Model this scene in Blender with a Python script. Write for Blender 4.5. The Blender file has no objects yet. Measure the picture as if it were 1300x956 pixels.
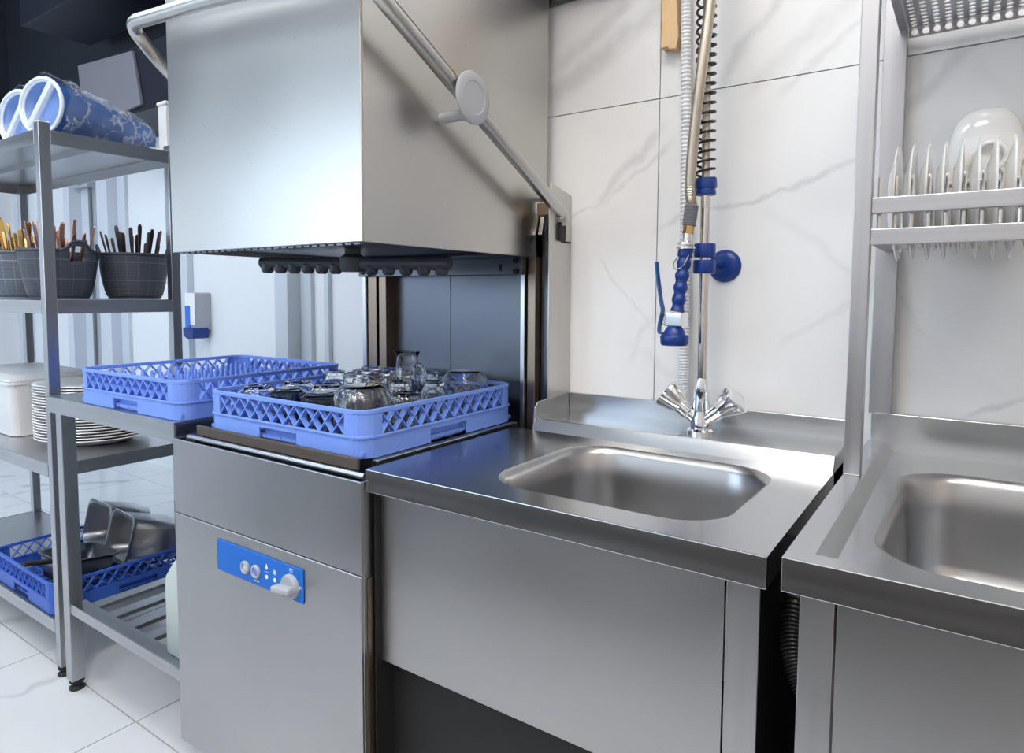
import bpy, math, random
import numpy as np
from mathutils import Vector, Matrix

rnd = random.Random(7)
S = bpy.context.scene
COL = S.collection
R = math.radians

# ------------------------------------------------------------------ camera
IMG_W, IMG_H = 1300, 956
FPX = 845.68
yaw, pitch, roll = R(34.6045), R(3.9814), R(0.3231)
fwd = Vector((-math.sin(yaw)*math.cos(pitch), math.cos(yaw)*math.cos(pitch), -math.sin(pitch)))
r0 = Vector((math.cos(yaw), math.sin(yaw), 0)); u0 = r0.cross(fwd)
right = r0*math.cos(roll)+u0*math.sin(roll); up = -r0*math.sin(roll)+u0*math.cos(roll)
cd = bpy.data.cameras.new('camera'); cam = bpy.data.objects.new('camera', cd); COL.objects.link(cam)
cd.sensor_width = 36; cd.lens = FPX*36/IMG_W; cd.shift_y = -45/IMG_W; cd.clip_start = .02
mw = Matrix.Identity(4)
for i, ax in enumerate((right, up, -fwd)):
    for j in range(3): mw[j][i] = ax[j]
mw.translation = (0, 0, 1.15)
cam.matrix_world = mw
S.camera = cam

# ------------------------------------------------------------------ world and exposure
S.view_settings.view_transform = 'Standard'
S.view_settings.look = 'None'
S.view_settings.exposure = 0.0
S.view_settings.gamma = 1
S.view_settings.use_curve_mapping = False
w = bpy.data.worlds.new('world'); S.world = w; w.use_nodes = True
w.node_tree.nodes['Background'].inputs[0].default_value = (.66, .82, 1, 1)
w.node_tree.nodes['Background'].inputs[1].default_value = 4.6

# ------------------------------------------------------------------ node helpers and materials
def _new(name):
    m = bpy.data.materials.new(name); m.use_nodes = True
    nt = m.node_tree; b = nt.nodes['Principled BSDF']
    return m, nt, b
def N(nt, t, **kw):
    n = nt.nodes.new(t)
    for k, v in kw.items(): setattr(n, k, v)
    return n
def lk(nt, a, b): nt.links.new(a, b)
def math_(nt, op, a, b=None, c=None):
    n = N(nt, 'ShaderNodeMath', operation=op)
    for i, v in enumerate((a, b, c)):
        if v is None: continue
        if isinstance(v, (int, float)): n.inputs[i].default_value = v
        else: lk(nt, v, n.inputs[i])
    return n.outputs[0]
def ramp01(nt, v, lo, hi, t0=0., t1=1., smooth=True):
    n = N(nt, 'ShaderNodeMapRange'); n.interpolation_type = 'SMOOTHSTEP' if smooth else 'LINEAR'
    lk(nt, v, n.inputs[0])
    for i, q in zip((1, 2, 3, 4), (lo, hi, t0, t1)): n.inputs[i].default_value = q
    return n.outputs[0]
def noise(nt, scale, detail=3, vec=None, rough=.5):
    n = N(nt, 'ShaderNodeTexNoise'); n.inputs['Scale'].default_value = scale
    n.inputs['Detail'].default_value = detail; n.inputs['Roughness'].default_value = rough
    if vec is not None: lk(nt, vec, n.inputs['Vector'])
    return n.outputs['Fac']
def scaled_pos(nt, sx, sy, sz):
    g = N(nt, 'ShaderNodeNewGeometry'); m = N(nt, 'ShaderNodeMapping')
    m.inputs['Scale'].default_value = (sx, sy, sz); lk(nt, g.outputs['Position'], m.inputs['Vector'])
    return m.outputs[0]
def mixc(nt, fac, a, b):
    n = N(nt, 'ShaderNodeMix', data_type='RGBA')
    if isinstance(fac, (int, float)): n.inputs[0].default_value = fac
    else: lk(nt, fac, n.inputs[0])
    for s, v in ((6, a), (7, b)):
        if isinstance(v, tuple): n.inputs[s].default_value = (*v, 1)
        else: lk(nt, v, n.inputs[s])
    return n.outputs[2]
def plain(name, col, rough=.4, metal=0., spec=.5, bump=0, bscale=60, var=.0, **kw):
    m, nt, b = _new(name)
    if var:
        f = noise(nt, 9, 4)
        lk(nt, mixc(nt, f, tuple(c*(1-var) for c in col), tuple(min(1, c*(1+var)) for c in col)), b.inputs['Base Color'])
    else: b.inputs['Base Color'].default_value = (*col, 1)
    b.inputs['Roughness'].default_value = rough; b.inputs['Metallic'].default_value = metal
    b.inputs['Specular IOR Level'].default_value = spec
    if bump:
        bn = N(nt, 'ShaderNodeBump'); bn.inputs['Strength'].default_value = bump; bn.inputs['Distance'].default_value = .002
        lk(nt, noise(nt, bscale, 4), bn.inputs['Height']); lk(nt, bn.outputs[0], b.inputs['Normal'])
    for k, v in kw.items(): b.inputs[k.replace('_', ' ')].default_value = v
    return m
def steel(name, col=(.60, .61, .63), rough=.3, grain=(3, 3, 180), gb=.05, stain=.12, rvar=.12, spots=0.):
    m, nt, b = _new(name)
    b.inputs['Metallic'].default_value = 1
    if gb > .2: streak = noise(nt, 1, 2, scaled_pos(nt, *[q*9 if q > 20 else q for q in grain]))
    cloud = noise(nt, 2.6, 0)
    c = mixc(nt, ramp01(nt, cloud, .25, .75), tuple(q*(1-stain*.6) for q in col), col)
    if spots:
        v = N(nt, 'ShaderNodeTexVoronoi'); v.inputs['Scale'].default_value = 55
        k = ramp01(nt, v.outputs['Distance'], .06, .16, 1, 0)
        k2 = ramp01(nt, noise(nt, 7, 2), .52, .62)
        c = mixc(nt, math_(nt, 'MULTIPLY', math_(nt, 'MULTIPLY', k, k2), spots), c, tuple(q*.45 for q in col))
    lk(nt, c, b.inputs['Base Color'])
    r = ramp01(nt, cloud, .2, .8, rough-rvar*.2, rough+rvar*.2)
    lk(nt, r, b.inputs['Roughness'])
    if gb > .2:
        bn = N(nt, 'ShaderNodeBump'); bn.inputs['Strength'].default_value = gb; bn.inputs['Distance'].default_value = .0005
        lk(nt, streak, bn.inputs['Height']); lk(nt, bn.outputs[0], b.inputs['Normal'])
    return m
def marble(name, base, veins=(), plane='xz', rough=.12, fine=.5):
    m, nt, b = _new(name)
    g = N(nt, 'ShaderNodeNewGeometry'); sp = N(nt, 'ShaderNodeSeparateXYZ'); lk(nt, g.outputs['Position'], sp.inputs[0])
    px, py = sp.outputs[0], sp.outputs[2 if plane == 'xz' else 1]
    n1 = math_(nt, 'SUBTRACT', noise(nt, 5, 5, g.outputs['Position'], .6), .5)
    n2 = noise(nt, 22, 4, g.outputs['Position'])
    cloud = ramp01(nt, noise(nt, 1.7, 5, g.outputs['Position']), .38, .72)
    c = mixc(nt, cloud, base, tuple(q*.93 for q in base))
    tot = None
    for (x0, y0, x1, y1, wd, st) in veins:
        L = math.hypot(x1-x0, y1-y0); dx, dy = (x1-x0)/L, (y1-y0)/L
        u = math_(nt, 'ADD', math_(nt, 'MULTIPLY', math_(nt, 'SUBTRACT', px, x0), dx), math_(nt, 'MULTIPLY', math_(nt, 'SUBTRACT', py, y0), dy))
        v = math_(nt, 'SUBTRACT', math_(nt, 'MULTIPLY', math_(nt, 'SUBTRACT', py, y0), dx), math_(nt, 'MULTIPLY', math_(nt, 'SUBTRACT', px, x0), dy))
        v = math_(nt, 'ABSOLUTE', math_(nt, 'ADD', v, math_(nt, 'MULTIPLY', n1, .09)))
        k = math_(nt, 'MULTIPLY', ramp01(nt, v, 0, wd, st, 0), ramp01(nt, u, -.04, .03))
        k = math_(nt, 'MULTIPLY', k, ramp01(nt, u, L-.02, L+.05, 1, 0))
        k = math_(nt, 'MULTIPLY', k, ramp01(nt, n2, .25, .6, .45, 1))
        tot = k if tot is None else math_(nt, 'MAXIMUM', tot, k)
    # faint natural veining everywhere
    wv = N(nt, 'ShaderNodeTexWave'); wv.wave_profile = 'SAW'
    mp = N(nt, 'ShaderNodeMapping'); mp.inputs['Rotation'].default_value = (.4, .7, .7); lk(nt, g.outputs['Position'], mp.inputs[0]); lk(nt, mp.outputs[0], wv.inputs[0])
    for k_, q in (('Scale', .9), ('Distortion', 9.), ('Detail', 4.), ('Detail Scale', 1.3)): wv.inputs[k_].default_value = q
    f = ramp01(nt, math_(nt, 'ABSOLUTE', math_(nt, 'SUBTRACT', wv.outputs['Fac'], .5)), 0, .05, fine, 0)
    f = math_(nt, 'MULTIPLY', f, ramp01(nt, noise(nt, 2.3, 3, g.outputs['Position']), .45, .65))
    tot = f if tot is None else math_(nt, 'MAXIMUM', tot, f)
    c = mixc(nt, tot, c, (.40, .41, .43))
    lk(nt, c, b.inputs['Base Color']); b.inputs['Roughness'].default_value = rough
    return m
def glass(name, col=(1, 1, 1), rough=.02, ior=1.45):
    m, nt, b = _new(name)
    b.inputs['Base Color'].default_value = (*col, 1); b.inputs['Roughness'].default_value = rough
    b.inputs['Transmission Weight'].default_value = 1; b.inputs['IOR'].default_value = ior
    return m
def emit(name, col, st):
    m, nt, b = _new(name)
    b.inputs['Base Color'].default_value = (.8, .8, .8, 1)
    b.inputs['Emission Color'].default_value = (*col, 1); b.inputs['Emission Strength'].default_value = st
    return m

WALL_VEINS = [(-.86, 1.63, -.57, 1.77, .05, .55), (-.84, 1.70, -.66, 1.79, .03, .4), (-.80, 1.335, -.724, 1.356, .008, .55), (-.724, 1.356, -.582, 1.494, .018, .5),
    (-.70, 1.36, -.56, 1.47, .01, .4), (-.578, 1.306, -.530, 1.329, .01, .4), (-.456, 1.327, -.309, 1.353, .009, .55), (-.309, 1.353, -.186, 1.408, .012, .5),
    (-.452, 1.581, -.339, 1.727, .022, .45), (-.39, 1.571, -.19, 1.70, .03, .3), (-.32, 1.56, -.16, 1.68, .012, .3), (-.115, 1.49, -.03, 1.58, .02, .45),
    (-.003, .947, .10, .985, .008, .5), (-.64, 1.0, -.57, 1.11, .012, .25), (-.72, 1.232, -.60, 1.08, .008, .25), (-.30, 1.05, -.10, 1.2, .012, .2), (.1, 1.1, .6, 1.5, .03, .4)]
M = dict(
    wall_tile=marble('white_marble_tile', (.84, .85, .865), [(*v[:5], v[5]*.72) for v in WALL_VEINS], 'xz', .22, .12),
    floor_tile=marble('white_floor_marble', (.80, .82, .84), [(-4.6, 1.55, -4.2, 1.95, .05, .6), (-5.2, 1.3, -4.9, 1.6, .05, .5), (-3.9, 1.4, -3.6, 1.75, .04, .5), (-2.9, .5, -2.7, .9, .05, .5)], 'xy', .12, .40),
    grout=plain('grey_grout', (.45, .46, .48), .8),
    white_wall=plain('white_wall_panel', (.83, .86, .90), .35, var=.02),
    wall_paint=plain('pale_wall_paint', (.72, .72, .72), .6, var=.03),
    wall_warm=plain('warm_wall_paint', (.68, .60, .52), .6, var=.03),
    pil=plain('pale_grey_profile', (.62, .67, .74), .35),
    dark_wall=plain('dark_blue_grey_paint', (.018, .022, .032), .7, var=.2),
    ceil=plain('white_ceiling', (.74, .75, .76), .8),
    grey_box=plain('grey_painted_metal', (.20, .20, .23), .5),
    navy=plain('black_navy_plastic', (.006, .008, .02), .5),
    steel=steel('brushed_steel'),
    steel_h=steel('hood_steel', (.60, .585, .56), .32, (3, 3, 60), .03, .08, .10, .6),
    steel_d=steel('worn_steel', (.49, .49, .50), .325, (3, 3, 60), .04, .14, .16, 0),
    deck=steel('counter_steel', (.57, .58, .595), .235, (3, 260, 260), .02, .10, .10, .25),
    bowl=steel('sink_bowl_steel', (.46, .46, .465), .30, (90, 90, 90), .06, .1, .1, .4),
    cart=steel('shelf_steel', (.50, .51, .53), .30, (4, 4, 40), .03, .15, .12),
    shelf_frame=steel('frame_steel', (.52, .52, .545), .33, (4, 4, 80), .04, .12, .12, .2),
    chrome=plain('chrome', (.82, .83, .85), .07, 1.),
    brass=plain('brass', (.62, .42, .18), .25, 1.),
    pole=plain('polished_pole_steel', (.66, .63, .60), .16, 1.),
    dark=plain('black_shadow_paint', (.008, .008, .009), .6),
    dark_steel=steel('dark_grey_steel', (.16, .17, .19), .35, (3, 3, 60), .03, .15, .1),
    brown=steel('bronze_toned_guide', (.34, .26, .20), .35, (3, 3, 90), .04, .15, .1),  # copper-brown reflection on the steel columns put into the base colour
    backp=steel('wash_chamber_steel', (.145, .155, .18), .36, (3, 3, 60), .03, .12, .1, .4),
    rubber=plain('black_rubber', (.012, .012, .013), .6),
    strip=plain('brown_rubber_guide', (.075, .06, .05), .45),
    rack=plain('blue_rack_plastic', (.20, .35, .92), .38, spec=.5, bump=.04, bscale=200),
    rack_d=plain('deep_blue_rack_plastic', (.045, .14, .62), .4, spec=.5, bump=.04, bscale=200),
    blue=plain('deep_blue_plastic', (.004, .036, .23), .32),
    blue_panel=plain('blue_control_film', (.0, .15, .66), .45),
    lightgrey=plain('light_grey_plastic', (.42, .44, .48), .45),
    midgrey=plain('mid_grey_plastic', (.17, .18, .20), .4),
    spray=plain('dark_grey_spray_plastic', (.07, .08, .10), .4),
    white=plain('white_plastic', (.86, .87, .88), .35),
    china=plain('white_china', (.90, .90, .89), .12, Coat_Weight=.5),
    wood=plain('pale_wood', (.72, .50, .28), .6, var=.15, bump=.2, bscale=40),
    print_white=plain('white_print', (.92, .93, .95), .5),
    glass=glass('clear_glass', (.97, .985, 1)),
    smoke=glass('smoked_glass', (.30, .36, .44)),
    gold=plain('gold_metal', (.80, .46, .12), .25, 1.),
    copper=plain('copper_brown_metal', (.36, .20, .16), .28, 1.),
    cutlery=plain('dark_bronze_metal', (.10, .07, .075), .3, 1.),
    hose_white=plain('white_corrugated_plastic', (.78, .80, .83), .4),
    braid=steel('braided_hose', (.55, .50, .42), .35, (400, 400, 400), .25, .1, .05),
    coil=plain('black_spring', (.012, .012, .014), .35),
    canister=plain('translucent_white_plastic', (.80, .90, .88), .35, Transmission_Weight=.35),
    liquid=plain('pale_green_liquid', (.62, .80, .76), .15),
    cups=plain('blue_tinted_plastic', (.05, .15, .46), .15, Transmission_Weight=.15),
    cup_rim=plain('pale_blue_white_plastic', (.78, .86, .98), .2),
)
def film_mat():
    m, nt, b = _new('clear_wrap_film')
    tr = N(nt, 'ShaderNodeBsdfTransparent'); mx = N(nt, 'ShaderNodeMixShader'); out = nt.nodes['Material Output']
    b.inputs['Base Color'].default_value = (.85, .9, 1, 1); b.inputs['Roughness'].default_value = .12
    mp = N(nt, 'ShaderNodeTexCoord')
    n = noise(nt, 14, 3, mp.outputs['Object'], .55); bn = N(nt, 'ShaderNodeBump'); bn.inputs['Strength'].default_value = .6; bn.inputs['Distance'].default_value = .02
    lk(nt, n, bn.inputs['Height']); lk(nt, bn.outputs[0], b.inputs['Normal'])
    crease_glint = math_(nt, 'ABSOLUTE', math_(nt, 'SUBTRACT', noise(nt, 11, 4, mp.outputs['Object'], .6), .5))  # film creases, with white highlights put into their colour
    lk(nt, ramp01(nt, crease_glint, 0, .045, .40, .10), mx.inputs[0]); lk(nt, tr.outputs[0], mx.inputs[1]); lk(nt, b.outputs[0], mx.inputs[2])
    lk(nt, mx.outputs[0], out.inputs[0])
    return m
M['film'] = film_mat()
def basket_mat(name, col):
    m, nt, b = _new(name)
    tc = N(nt, 'ShaderNodeTexCoord'); sp = N(nt, 'ShaderNodeSeparateXYZ'); lk(nt, tc.outputs['Object'], sp.inputs[0])
    a = math_(nt, 'ARCTAN2', sp.outputs[1], sp.outputs[0])
    s1 = math_(nt, 'PINGPONG', math_(nt, 'MULTIPLY', a, 24.), .5)
    s2 = math_(nt, 'PINGPONG', math_(nt, 'MULTIPLY', sp.outputs[2], 150.), .5)
    s3 = math_(nt, 'PINGPONG', math_(nt, 'MULTIPLY', sp.outputs[2], 17.), .5)
    s4 = math_(nt, 'PINGPONG', math_(nt, 'MULTIPLY', a, 3.), .5)
    weave = math_(nt, 'MULTIPLY', ramp01(nt, s1, .08, .25), ramp01(nt, s2, .05, .3))
    line = math_(nt, 'MINIMUM', ramp01(nt, s3, 0, .05), ramp01(nt, s4, 0, .03))
    lk(nt, mixc(nt, line, tuple(min(1, q*1.9) for q in col), mixc(nt, weave, tuple(q*.75 for q in col), col)), b.inputs['Base Color'])
    bn = N(nt, 'ShaderNodeBump'); bn.inputs['Strength'].default_value = .5; bn.inputs['Distance'].default_value = .002
    lk(nt, weave, bn.inputs['Height']); lk(nt, bn.outputs[0], b.inputs['Normal']); b.inputs['Roughness'].default_value = .45
    return m
M['basket'] = basket_mat('charcoal_woven_plastic', (.070, .083, .110))
M['basket_l'] = basket_mat('slate_grey_woven_plastic', (.15, .175, .22))

# ------------------------------------------------------------------ mesh builder
class B:
    def __init__(s): s.v = []; s.f = []; s.sm = []
    def add(s, vs, fs, smooth=False):
        o = len(s.v); s.v += [tuple(v) for v in vs]
        for f in fs: s.f.append(tuple(i+o for i in f)); s.sm.append(smooth)
        return s
    def box(s, x0, x1, y0, y1, z0, z1):
        v = [(x, y, z) for x in (x0, x1) for y in (y0, y1) for z in (z0, z1)]
        return s.add(v, [(0, 1, 3, 2), (4, 6, 7, 5), (0, 4, 5, 1), (2, 3, 7, 6), (0, 2, 6, 4), (1, 5, 7, 3)])
    def obox(s, c, ax, ay, az):      # oriented box: centre and three half-vectors
        c, ax, ay, az = map(Vector, (c, ax, ay, az))
        v = [c+ax*i+ay*j+az*k for i in (-1, 1) for j in (-1, 1) for k in (-1, 1)]
        return s.add(v, [(0, 1, 3, 2), (4, 6, 7, 5), (0, 4, 5, 1), (2, 3, 7, 6), (0, 2, 6, 4), (1, 5, 7, 3)])
    def tube(s, pts, r, seg=12, closed=False, caps=True):
        pts = [Vector(p) for p in pts]; n = len(pts)
        rr = r if isinstance(r, (list, tuple)) else [r]*n
        T = []
        for i in range(n):
            a = pts[(i-1) % n] if (closed or i > 0) else pts[i]; b = pts[(i+1) % n] if (closed or i < n-1) else pts[i]
            T.append((b-a).normalized())
        ref = Vector((0, 0, 1)) if abs(T[0].z) < .9 else Vector((1, 0, 0))
        x = T[0].cross(ref).normalized(); vs = []
        for i in range(n):
            x = (x-T[i]*x.dot(T[i])).normalized(); y = T[i].cross(x)
            for k in range(seg):
                a = 2*math.pi*k/seg; vs.append(pts[i]+(x*math.cos(a)+y*math.sin(a))*rr[i])
        fs = []
        for i in range(n if closed else n-1):
            for k in range(seg):
                i2 = (i+1) % n; k2 = (k+1) % seg
                fs.append((i*seg+k, i*seg+k2, i2*seg+k2, i2*seg+k))
        s.add(vs, fs, True)
        if caps and not closed:
            o = len(s.v)-n*seg
            s.f += [tuple(o+k for k in range(seg))[::-1], tuple(o+(n-1)*seg+k for k in range(seg))]; s.sm += [False, False]
        return s
    def lathe(s, prof, c=(0, 0, 0), seg=24, axis='z', sx=1, sy=1, smooth=True):
        c = Vector(c); vs = []
        for (r, h) in prof:
            for k in range(seg):
                a = 2*math.pi*k/seg; p = (r*math.cos(a)*sx, r*math.sin(a)*sy, h)
                if axis == 'x': p = (p[2], p[0], p[1])
                if axis == 'y': p = (p[1], p[2], p[0])
                vs.append(c+Vector(p))
        fs = [(i*seg+k, i*seg+(k+1) % seg, (i+1)*seg+(k+1) % seg, (i+1)*seg+k) for i in range(len(prof)-1) for k in range(seg)]
        return s.add(vs, fs, smooth)
    def ball(s, c, rx, ry, rz, seg=16, rings=10):
        return s.lathe([(math.sin(math.pi*i/rings), -math.cos(math.pi*i/rings)*rz) for i in range(rings+1)], c, seg, 'z', rx, ry)
    def wall(s, pts, th, z0, z1, closed=False):   # upright wall of given thickness along a plan polyline, thickened to the left
        n = len(pts); P = [Vector((p[0], p[1])) for p in pts]; Q = []
        for i in range(n):
            a = P[(i-1) % n] if (closed or i > 0) else P[i]; b = P[(i+1) % n] if (closed or i < n-1) else P[i]
            t = (b-a).normalized(); Q.append(P[i]+Vector((-t.y, t.x))*th)
        vs = []
        for i in range(n): vs += [(*P[i], z0), (*P[i], z1), (*Q[i], z1), (*Q[i], z0)]
        fs = []
        for i in range(n if closed else n-1):
            a, b = 4*i, 4*((i+1) % n)
            for k in range(4): fs.append((a+k, b+k, b+(k+1) % 4, a+(k+1) % 4))
        if not closed: fs += [(3, 2, 1, 0), tuple(4*(n-1)+k for k in range(4))]
        return s.add(vs, fs)
    def prism(s, poly, axis, a, b):  # polygon extruded along x, y or z
        n = len(poly)
        def mk(p, t): return {'x': (t, p[0], p[1]), 'y': (p[0], t, p[1]), 'z': (p[0], p[1], t)}[axis]
        vs = [mk(p, a) for p in poly]+[mk(p, b) for p in poly]
        return s.add(vs, [tuple(range(n))[::-1], tuple(range(n, 2*n))]+[(i, (i+1) % n, n+(i+1) % n, n+i) for i in range(n)])
    def loops(s, rings, smooth=True, cap=False):
        n = len(rings[0]); vs = [p for r in rings for p in r]
        fs = [(i*n+k, i*n+(k+1) % n, (i+1)*n+(k+1) % n, (i+1)*n+k) for i in range(len(rings)-1) for k in range(n)]
        if cap: fs.append(tuple((len(rings)-1)*n+k for k in range(n)))
        return s.add(vs, fs, smooth)
def rrect(x0, x1, y0, y1, r, n=6, z=None):
    pts = []
    for cx, cy, a0 in ((x1-r, y0+r, -90), (x1-r, y1-r, 0), (x0+r, y1-r, 90), (x0+r, y0+r, 180)):
        for i in range(n+1):
            a = R(a0+90*i/n); p = (cx+r*math.cos(a), cy+r*math.sin(a))
            pts.append(p if z is None else (*p, z))
    return pts
def spline(pts, n=8, closed=False):
    P = [Vector(p) for p in pts]; out = []; m = len(P)
    for i in range(m if closed else m-1):
        g = lambda k: P[k % m] if closed else P[max(0, min(m-1, k))]
        a, b, c, d = g(i-1), g(i), g(i+1), g(i+2)
        for k in range(n):
            t = k/n
            out.append(.5*((2*b)+(c-a)*t+(2*a-5*b+4*c-d)*t*t+(3*b-a-3*c+d)*t**3))
    if not closed: out.append(P[-1])
    return out

OFF = {}
def obj(name, b, mat, parent=None, bev=0., local=False, at=None, sharp=40):
    """one mesh object; vertices are given in world space unless local, and moved to the parent's origin (or to at)"""
    me = bpy.data.meshes.new(name)
    off = Vector((0, 0, 0)) if local else (OFF[parent.name] if parent is not None else Vector(at or (0, 0, 0)))
    me.from_pydata([tuple(Vector(v)-off) for v in b.v], [], b.f)
    me.polygons.foreach_set('use_smooth', b.sm)
    me.validate(); me.update()
    import bmesh
    bm = bmesh.new(); bm.from_mesh(me); bmesh.ops.recalc_face_normals(bm, faces=bm.faces); bm.to_mesh(me); bm.free()
    if any(b.sm): me.set_sharp_from_angle(angle=R(sharp))
    me.materials.append(M[mat] if isinstance(mat, str) else mat)
    o = bpy.data.objects.new(name, me); COL.objects.link(o)
    if parent is not None: o.parent = parent; OFF[o.name] = OFF[parent.name]
    else: o.location = off; OFF[o.name] = Vector(off)
    if bev:
        md = o.modifiers.new('edge', 'BEVEL'); md.width = bev; md.segments = 2; md.limit_method = 'ANGLE'; md.angle_limit = R(35)
    return o
def tag(o, label, cat, group=None):
    o['label'] = label; o['category'] = cat
    if group: o['group'] = group
    return o
def thing(name, label, cat, loc=(0, 0, 0), group=None):
    o = bpy.data.objects.new(name, None); COL.objects.link(o); o.empty_display_size = .05
    o.location = loc; OFF[o.name] = Vector(loc)
    return tag(o, label, cat, group)
def struct(name, b, mat, bev=0.):
    o = obj(name, b, mat, None, bev); o['kind'] = 'structure'; return o
def dup(o, loc=None, rot=None, parent=None, label=None):
    c = o.copy(); COL.objects.link(c); c.parent = parent
    if loc is not None: c.location = loc
    if rot is not None: c.rotation_euler = rot
    if label: c['label'] = label
    OFF[c.name] = Vector(c.location) if parent is None else OFF[parent.name]
    for ch in list(o.children): dup(ch, parent=c)
    return c
def text_obj(name, s, size, mat, parent, loc, rot):
    cu = bpy.data.curves.new(name, 'FONT'); cu.body = s; cu.size = size; cu.align_x = 'CENTER'; cu.align_y = 'CENTER'; cu.extrude = .0002
    t = bpy.data.objects.new(name, cu); COL.objects.link(t)
    dg = bpy.context.evaluated_depsgraph_get(); dg.update()
    me = bpy.data.meshes.new_from_object(t.evaluated_get(dg)); bpy.data.objects.remove(t)
    me.materials.clear(); me.materials.append(M[mat])
    o = bpy.data.objects.new(name, me); COL.objects.link(o); o.parent = parent
    o.location = Vector(loc)-OFF[parent.name]; o.rotation_euler = rot
    return o

# ------------------------------------------------------------------ the room
XL, XR, YF, YB, YW, ZC = -6.6, 2.3, -2.8, 2.26, 1.40, 3.65
fl = struct('floor', B().box(XL-.1, XR+.1, YF-.1, YB+.1, -.06, -.004), 'grout')
tb = B().box(.002, .598, .002, .598, -.003, .0); base_tile = None
for i in range(15):
    for j in range(9):
        x, y = XL+.6*i, YF+.04+.6*j
        x1, y1 = min(.6, XR-x), min(.6, YB-y)
        if x1 < .1 or y1 < .05: continue
        if base_tile is None: base_tile = t = obj('tile', tb, 'floor_tile', fl, local=True)
        else: t = dup(base_tile, parent=fl)
        t.location = (x, y, 0); t.scale = (x1/.6, y1/.6, 1)
wb = struct('wall_back', B().box(-1.38, XR+.1, YW+.008, YW+.16, 0, ZC), 'grout')
base_tile = None
for xi in (-1.38, -.579, .621, 1.821):
    x1 = {-1.38: -.579, 1.821: XR}.get(xi, xi+1.2)
    for z0, z1 in ((0, .377), (.377, 1.577), (1.577, 2.777), (2.777, ZC)):
        obj('tile', B().box(xi+.0012, x1-.0012, YW, YW+.008, z0+.0012, z1-.0012), 'wall_tile', wb)
wf = struct('wall_far', B().box(XL-.1, XR+.1, YB, YB+.1, 0, 2.28), 'white_wall')
struct('wall_far_upper', B().box(XL-.1, XR+.1, YB, YB+.1, 2.28, ZC), 'dark_wall')
wl = struct('wall_left', B().box(XL-.12, XL-.008, YF-.1, YB+.1, 0, ZC), 'grout')
for k in range(5):
    y0 = YB-1.2*(k+1)
    obj('tile', B().box(XL-.008, XL, max(y0, YF)+.0012, y0+1.2-.0012, 0, 1.2-.0012), 'wall_tile', wl)
    obj('tile', B().box(XL-.008, XL, max(y0, YF)+.0012, y0+1.2-.0012, 1.2+.0012, 2.28), 'wall_tile', wl)
struct('wall_left_upper', B().box(XL-.01, XL+.004, YF-.1, YB, 2.282, ZC), 'dark_wall')
struct('wall_right', B().box(XR, XR+.1, YF-.1, YB+.1, 0, ZC), 'wall_warm')
struct('ceiling', B().box(XL-.1, XR+.1, YF-.1, YB+.1, ZC, ZC+.1), 'ceil')
# wall behind the camera, with a wide window
WX0, WX1, WZ0, WZ1 = -6.0, -2.4, .95, 2.55
struct('wall_front', B().box(XL-.1, WX0, YF-.1, YF, 0, ZC).box(WX1, XR+.1, YF-.1, YF, 0, ZC).box(WX0, WX1, YF-.1, YF, 0, WZ0).box(WX0, WX1, YF-.1, YF, WZ1, ZC), 'wall_paint')
wn = B()
for x in (WX0, WX0+1.2, WX0+2.4, WX1): wn.box(x-.03, x+.03, YF-.07, YF-.01, WZ0, WZ1)
for z in (WZ0, WZ1): wn.box(WX0, WX1, YF-.07, YF-.01, z-.03, z+.03)
wo = struct('window_1', wn, 'white', .003)
# tall profiles on the far wall
def pilaster(x0, x1, y0, steps=()):
    b = B().box(x0, x1, y0, YB, 0, 2.28)
    for (a, c, y) in steps: b.box(a, c, y, YB, 0, 2.28)
    return b
for n, (x0, x1, y0, st) in enumerate(((-5.36, -5.27, 2.13, ((-5.27, -5.10, 2.21),)), (-4.95, -4.80, 2.17, ((-4.80, -4.70, 2.235),)),
        (-2.99, -2.885, 2.155, ((-2.885, -2.80, 2.235),)), (-2.70, -2.665, 2.235, ()), (-4.06, -3.93, 2.22, ()), (-6.45, -6.3, 2.2, ()))):
    struct('trim_%d' % (n+1), pilaster(x0, x1, y0, st), 'pil', .003)

# ceiling lamps: real luminous panels
M['led_cool'] = emit('cool_led_diffuser', (.80, .90, 1.0), 12)
M['led_warm'] = emit('warm_led_diffuser', (1.0, .95, .89), 19)
def lamp(x, y, lx, ly, mat, label):
    t = thing('ceiling_lamp', label, 'ceiling lamp', (x, y, ZC-.06), 'ceiling light panels')
    f = B()
    for a, b_, c, d in ((-lx, lx, -ly, -ly+.025), (-lx, lx, ly-.025, ly), (-lx, -lx+.025, -ly+.025, ly-.025), (lx-.025, lx, -ly+.025, ly-.025)): f.box(x+a, x+b_, y+c, y+d, ZC-.06, ZC)
    obj('frame', f, 'white', t); obj('diffuser', B().box(x-lx+.025, x+lx-.025, y-ly+.025, y+ly-.025, ZC-.045, ZC-.03), mat, t)
lamp(-3.1, .35, .6, .3, 'led_cool', 'cool white ceiling light panel above the shelf trolley')
lamp(-4.7, -.6, .6, .3, 'led_cool', 'cool white ceiling light panel near the tiled left wall')
lamp(-2.3, -1.3, .6, .3, 'led_cool', 'cool white ceiling light panel in the middle of the room')
lamp(-.35, -.2, .6, .3, 'led_warm', 'warm white ceiling light panel in front of the sinks')
lamp(1.1, -.9, .6, .3, 'led_warm', 'warm white ceiling light panel near the warm right wall')
lamp(-.6, -1.9, .6, .3, 'led_warm', 'warm white ceiling light panel by the window wall')

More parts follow.
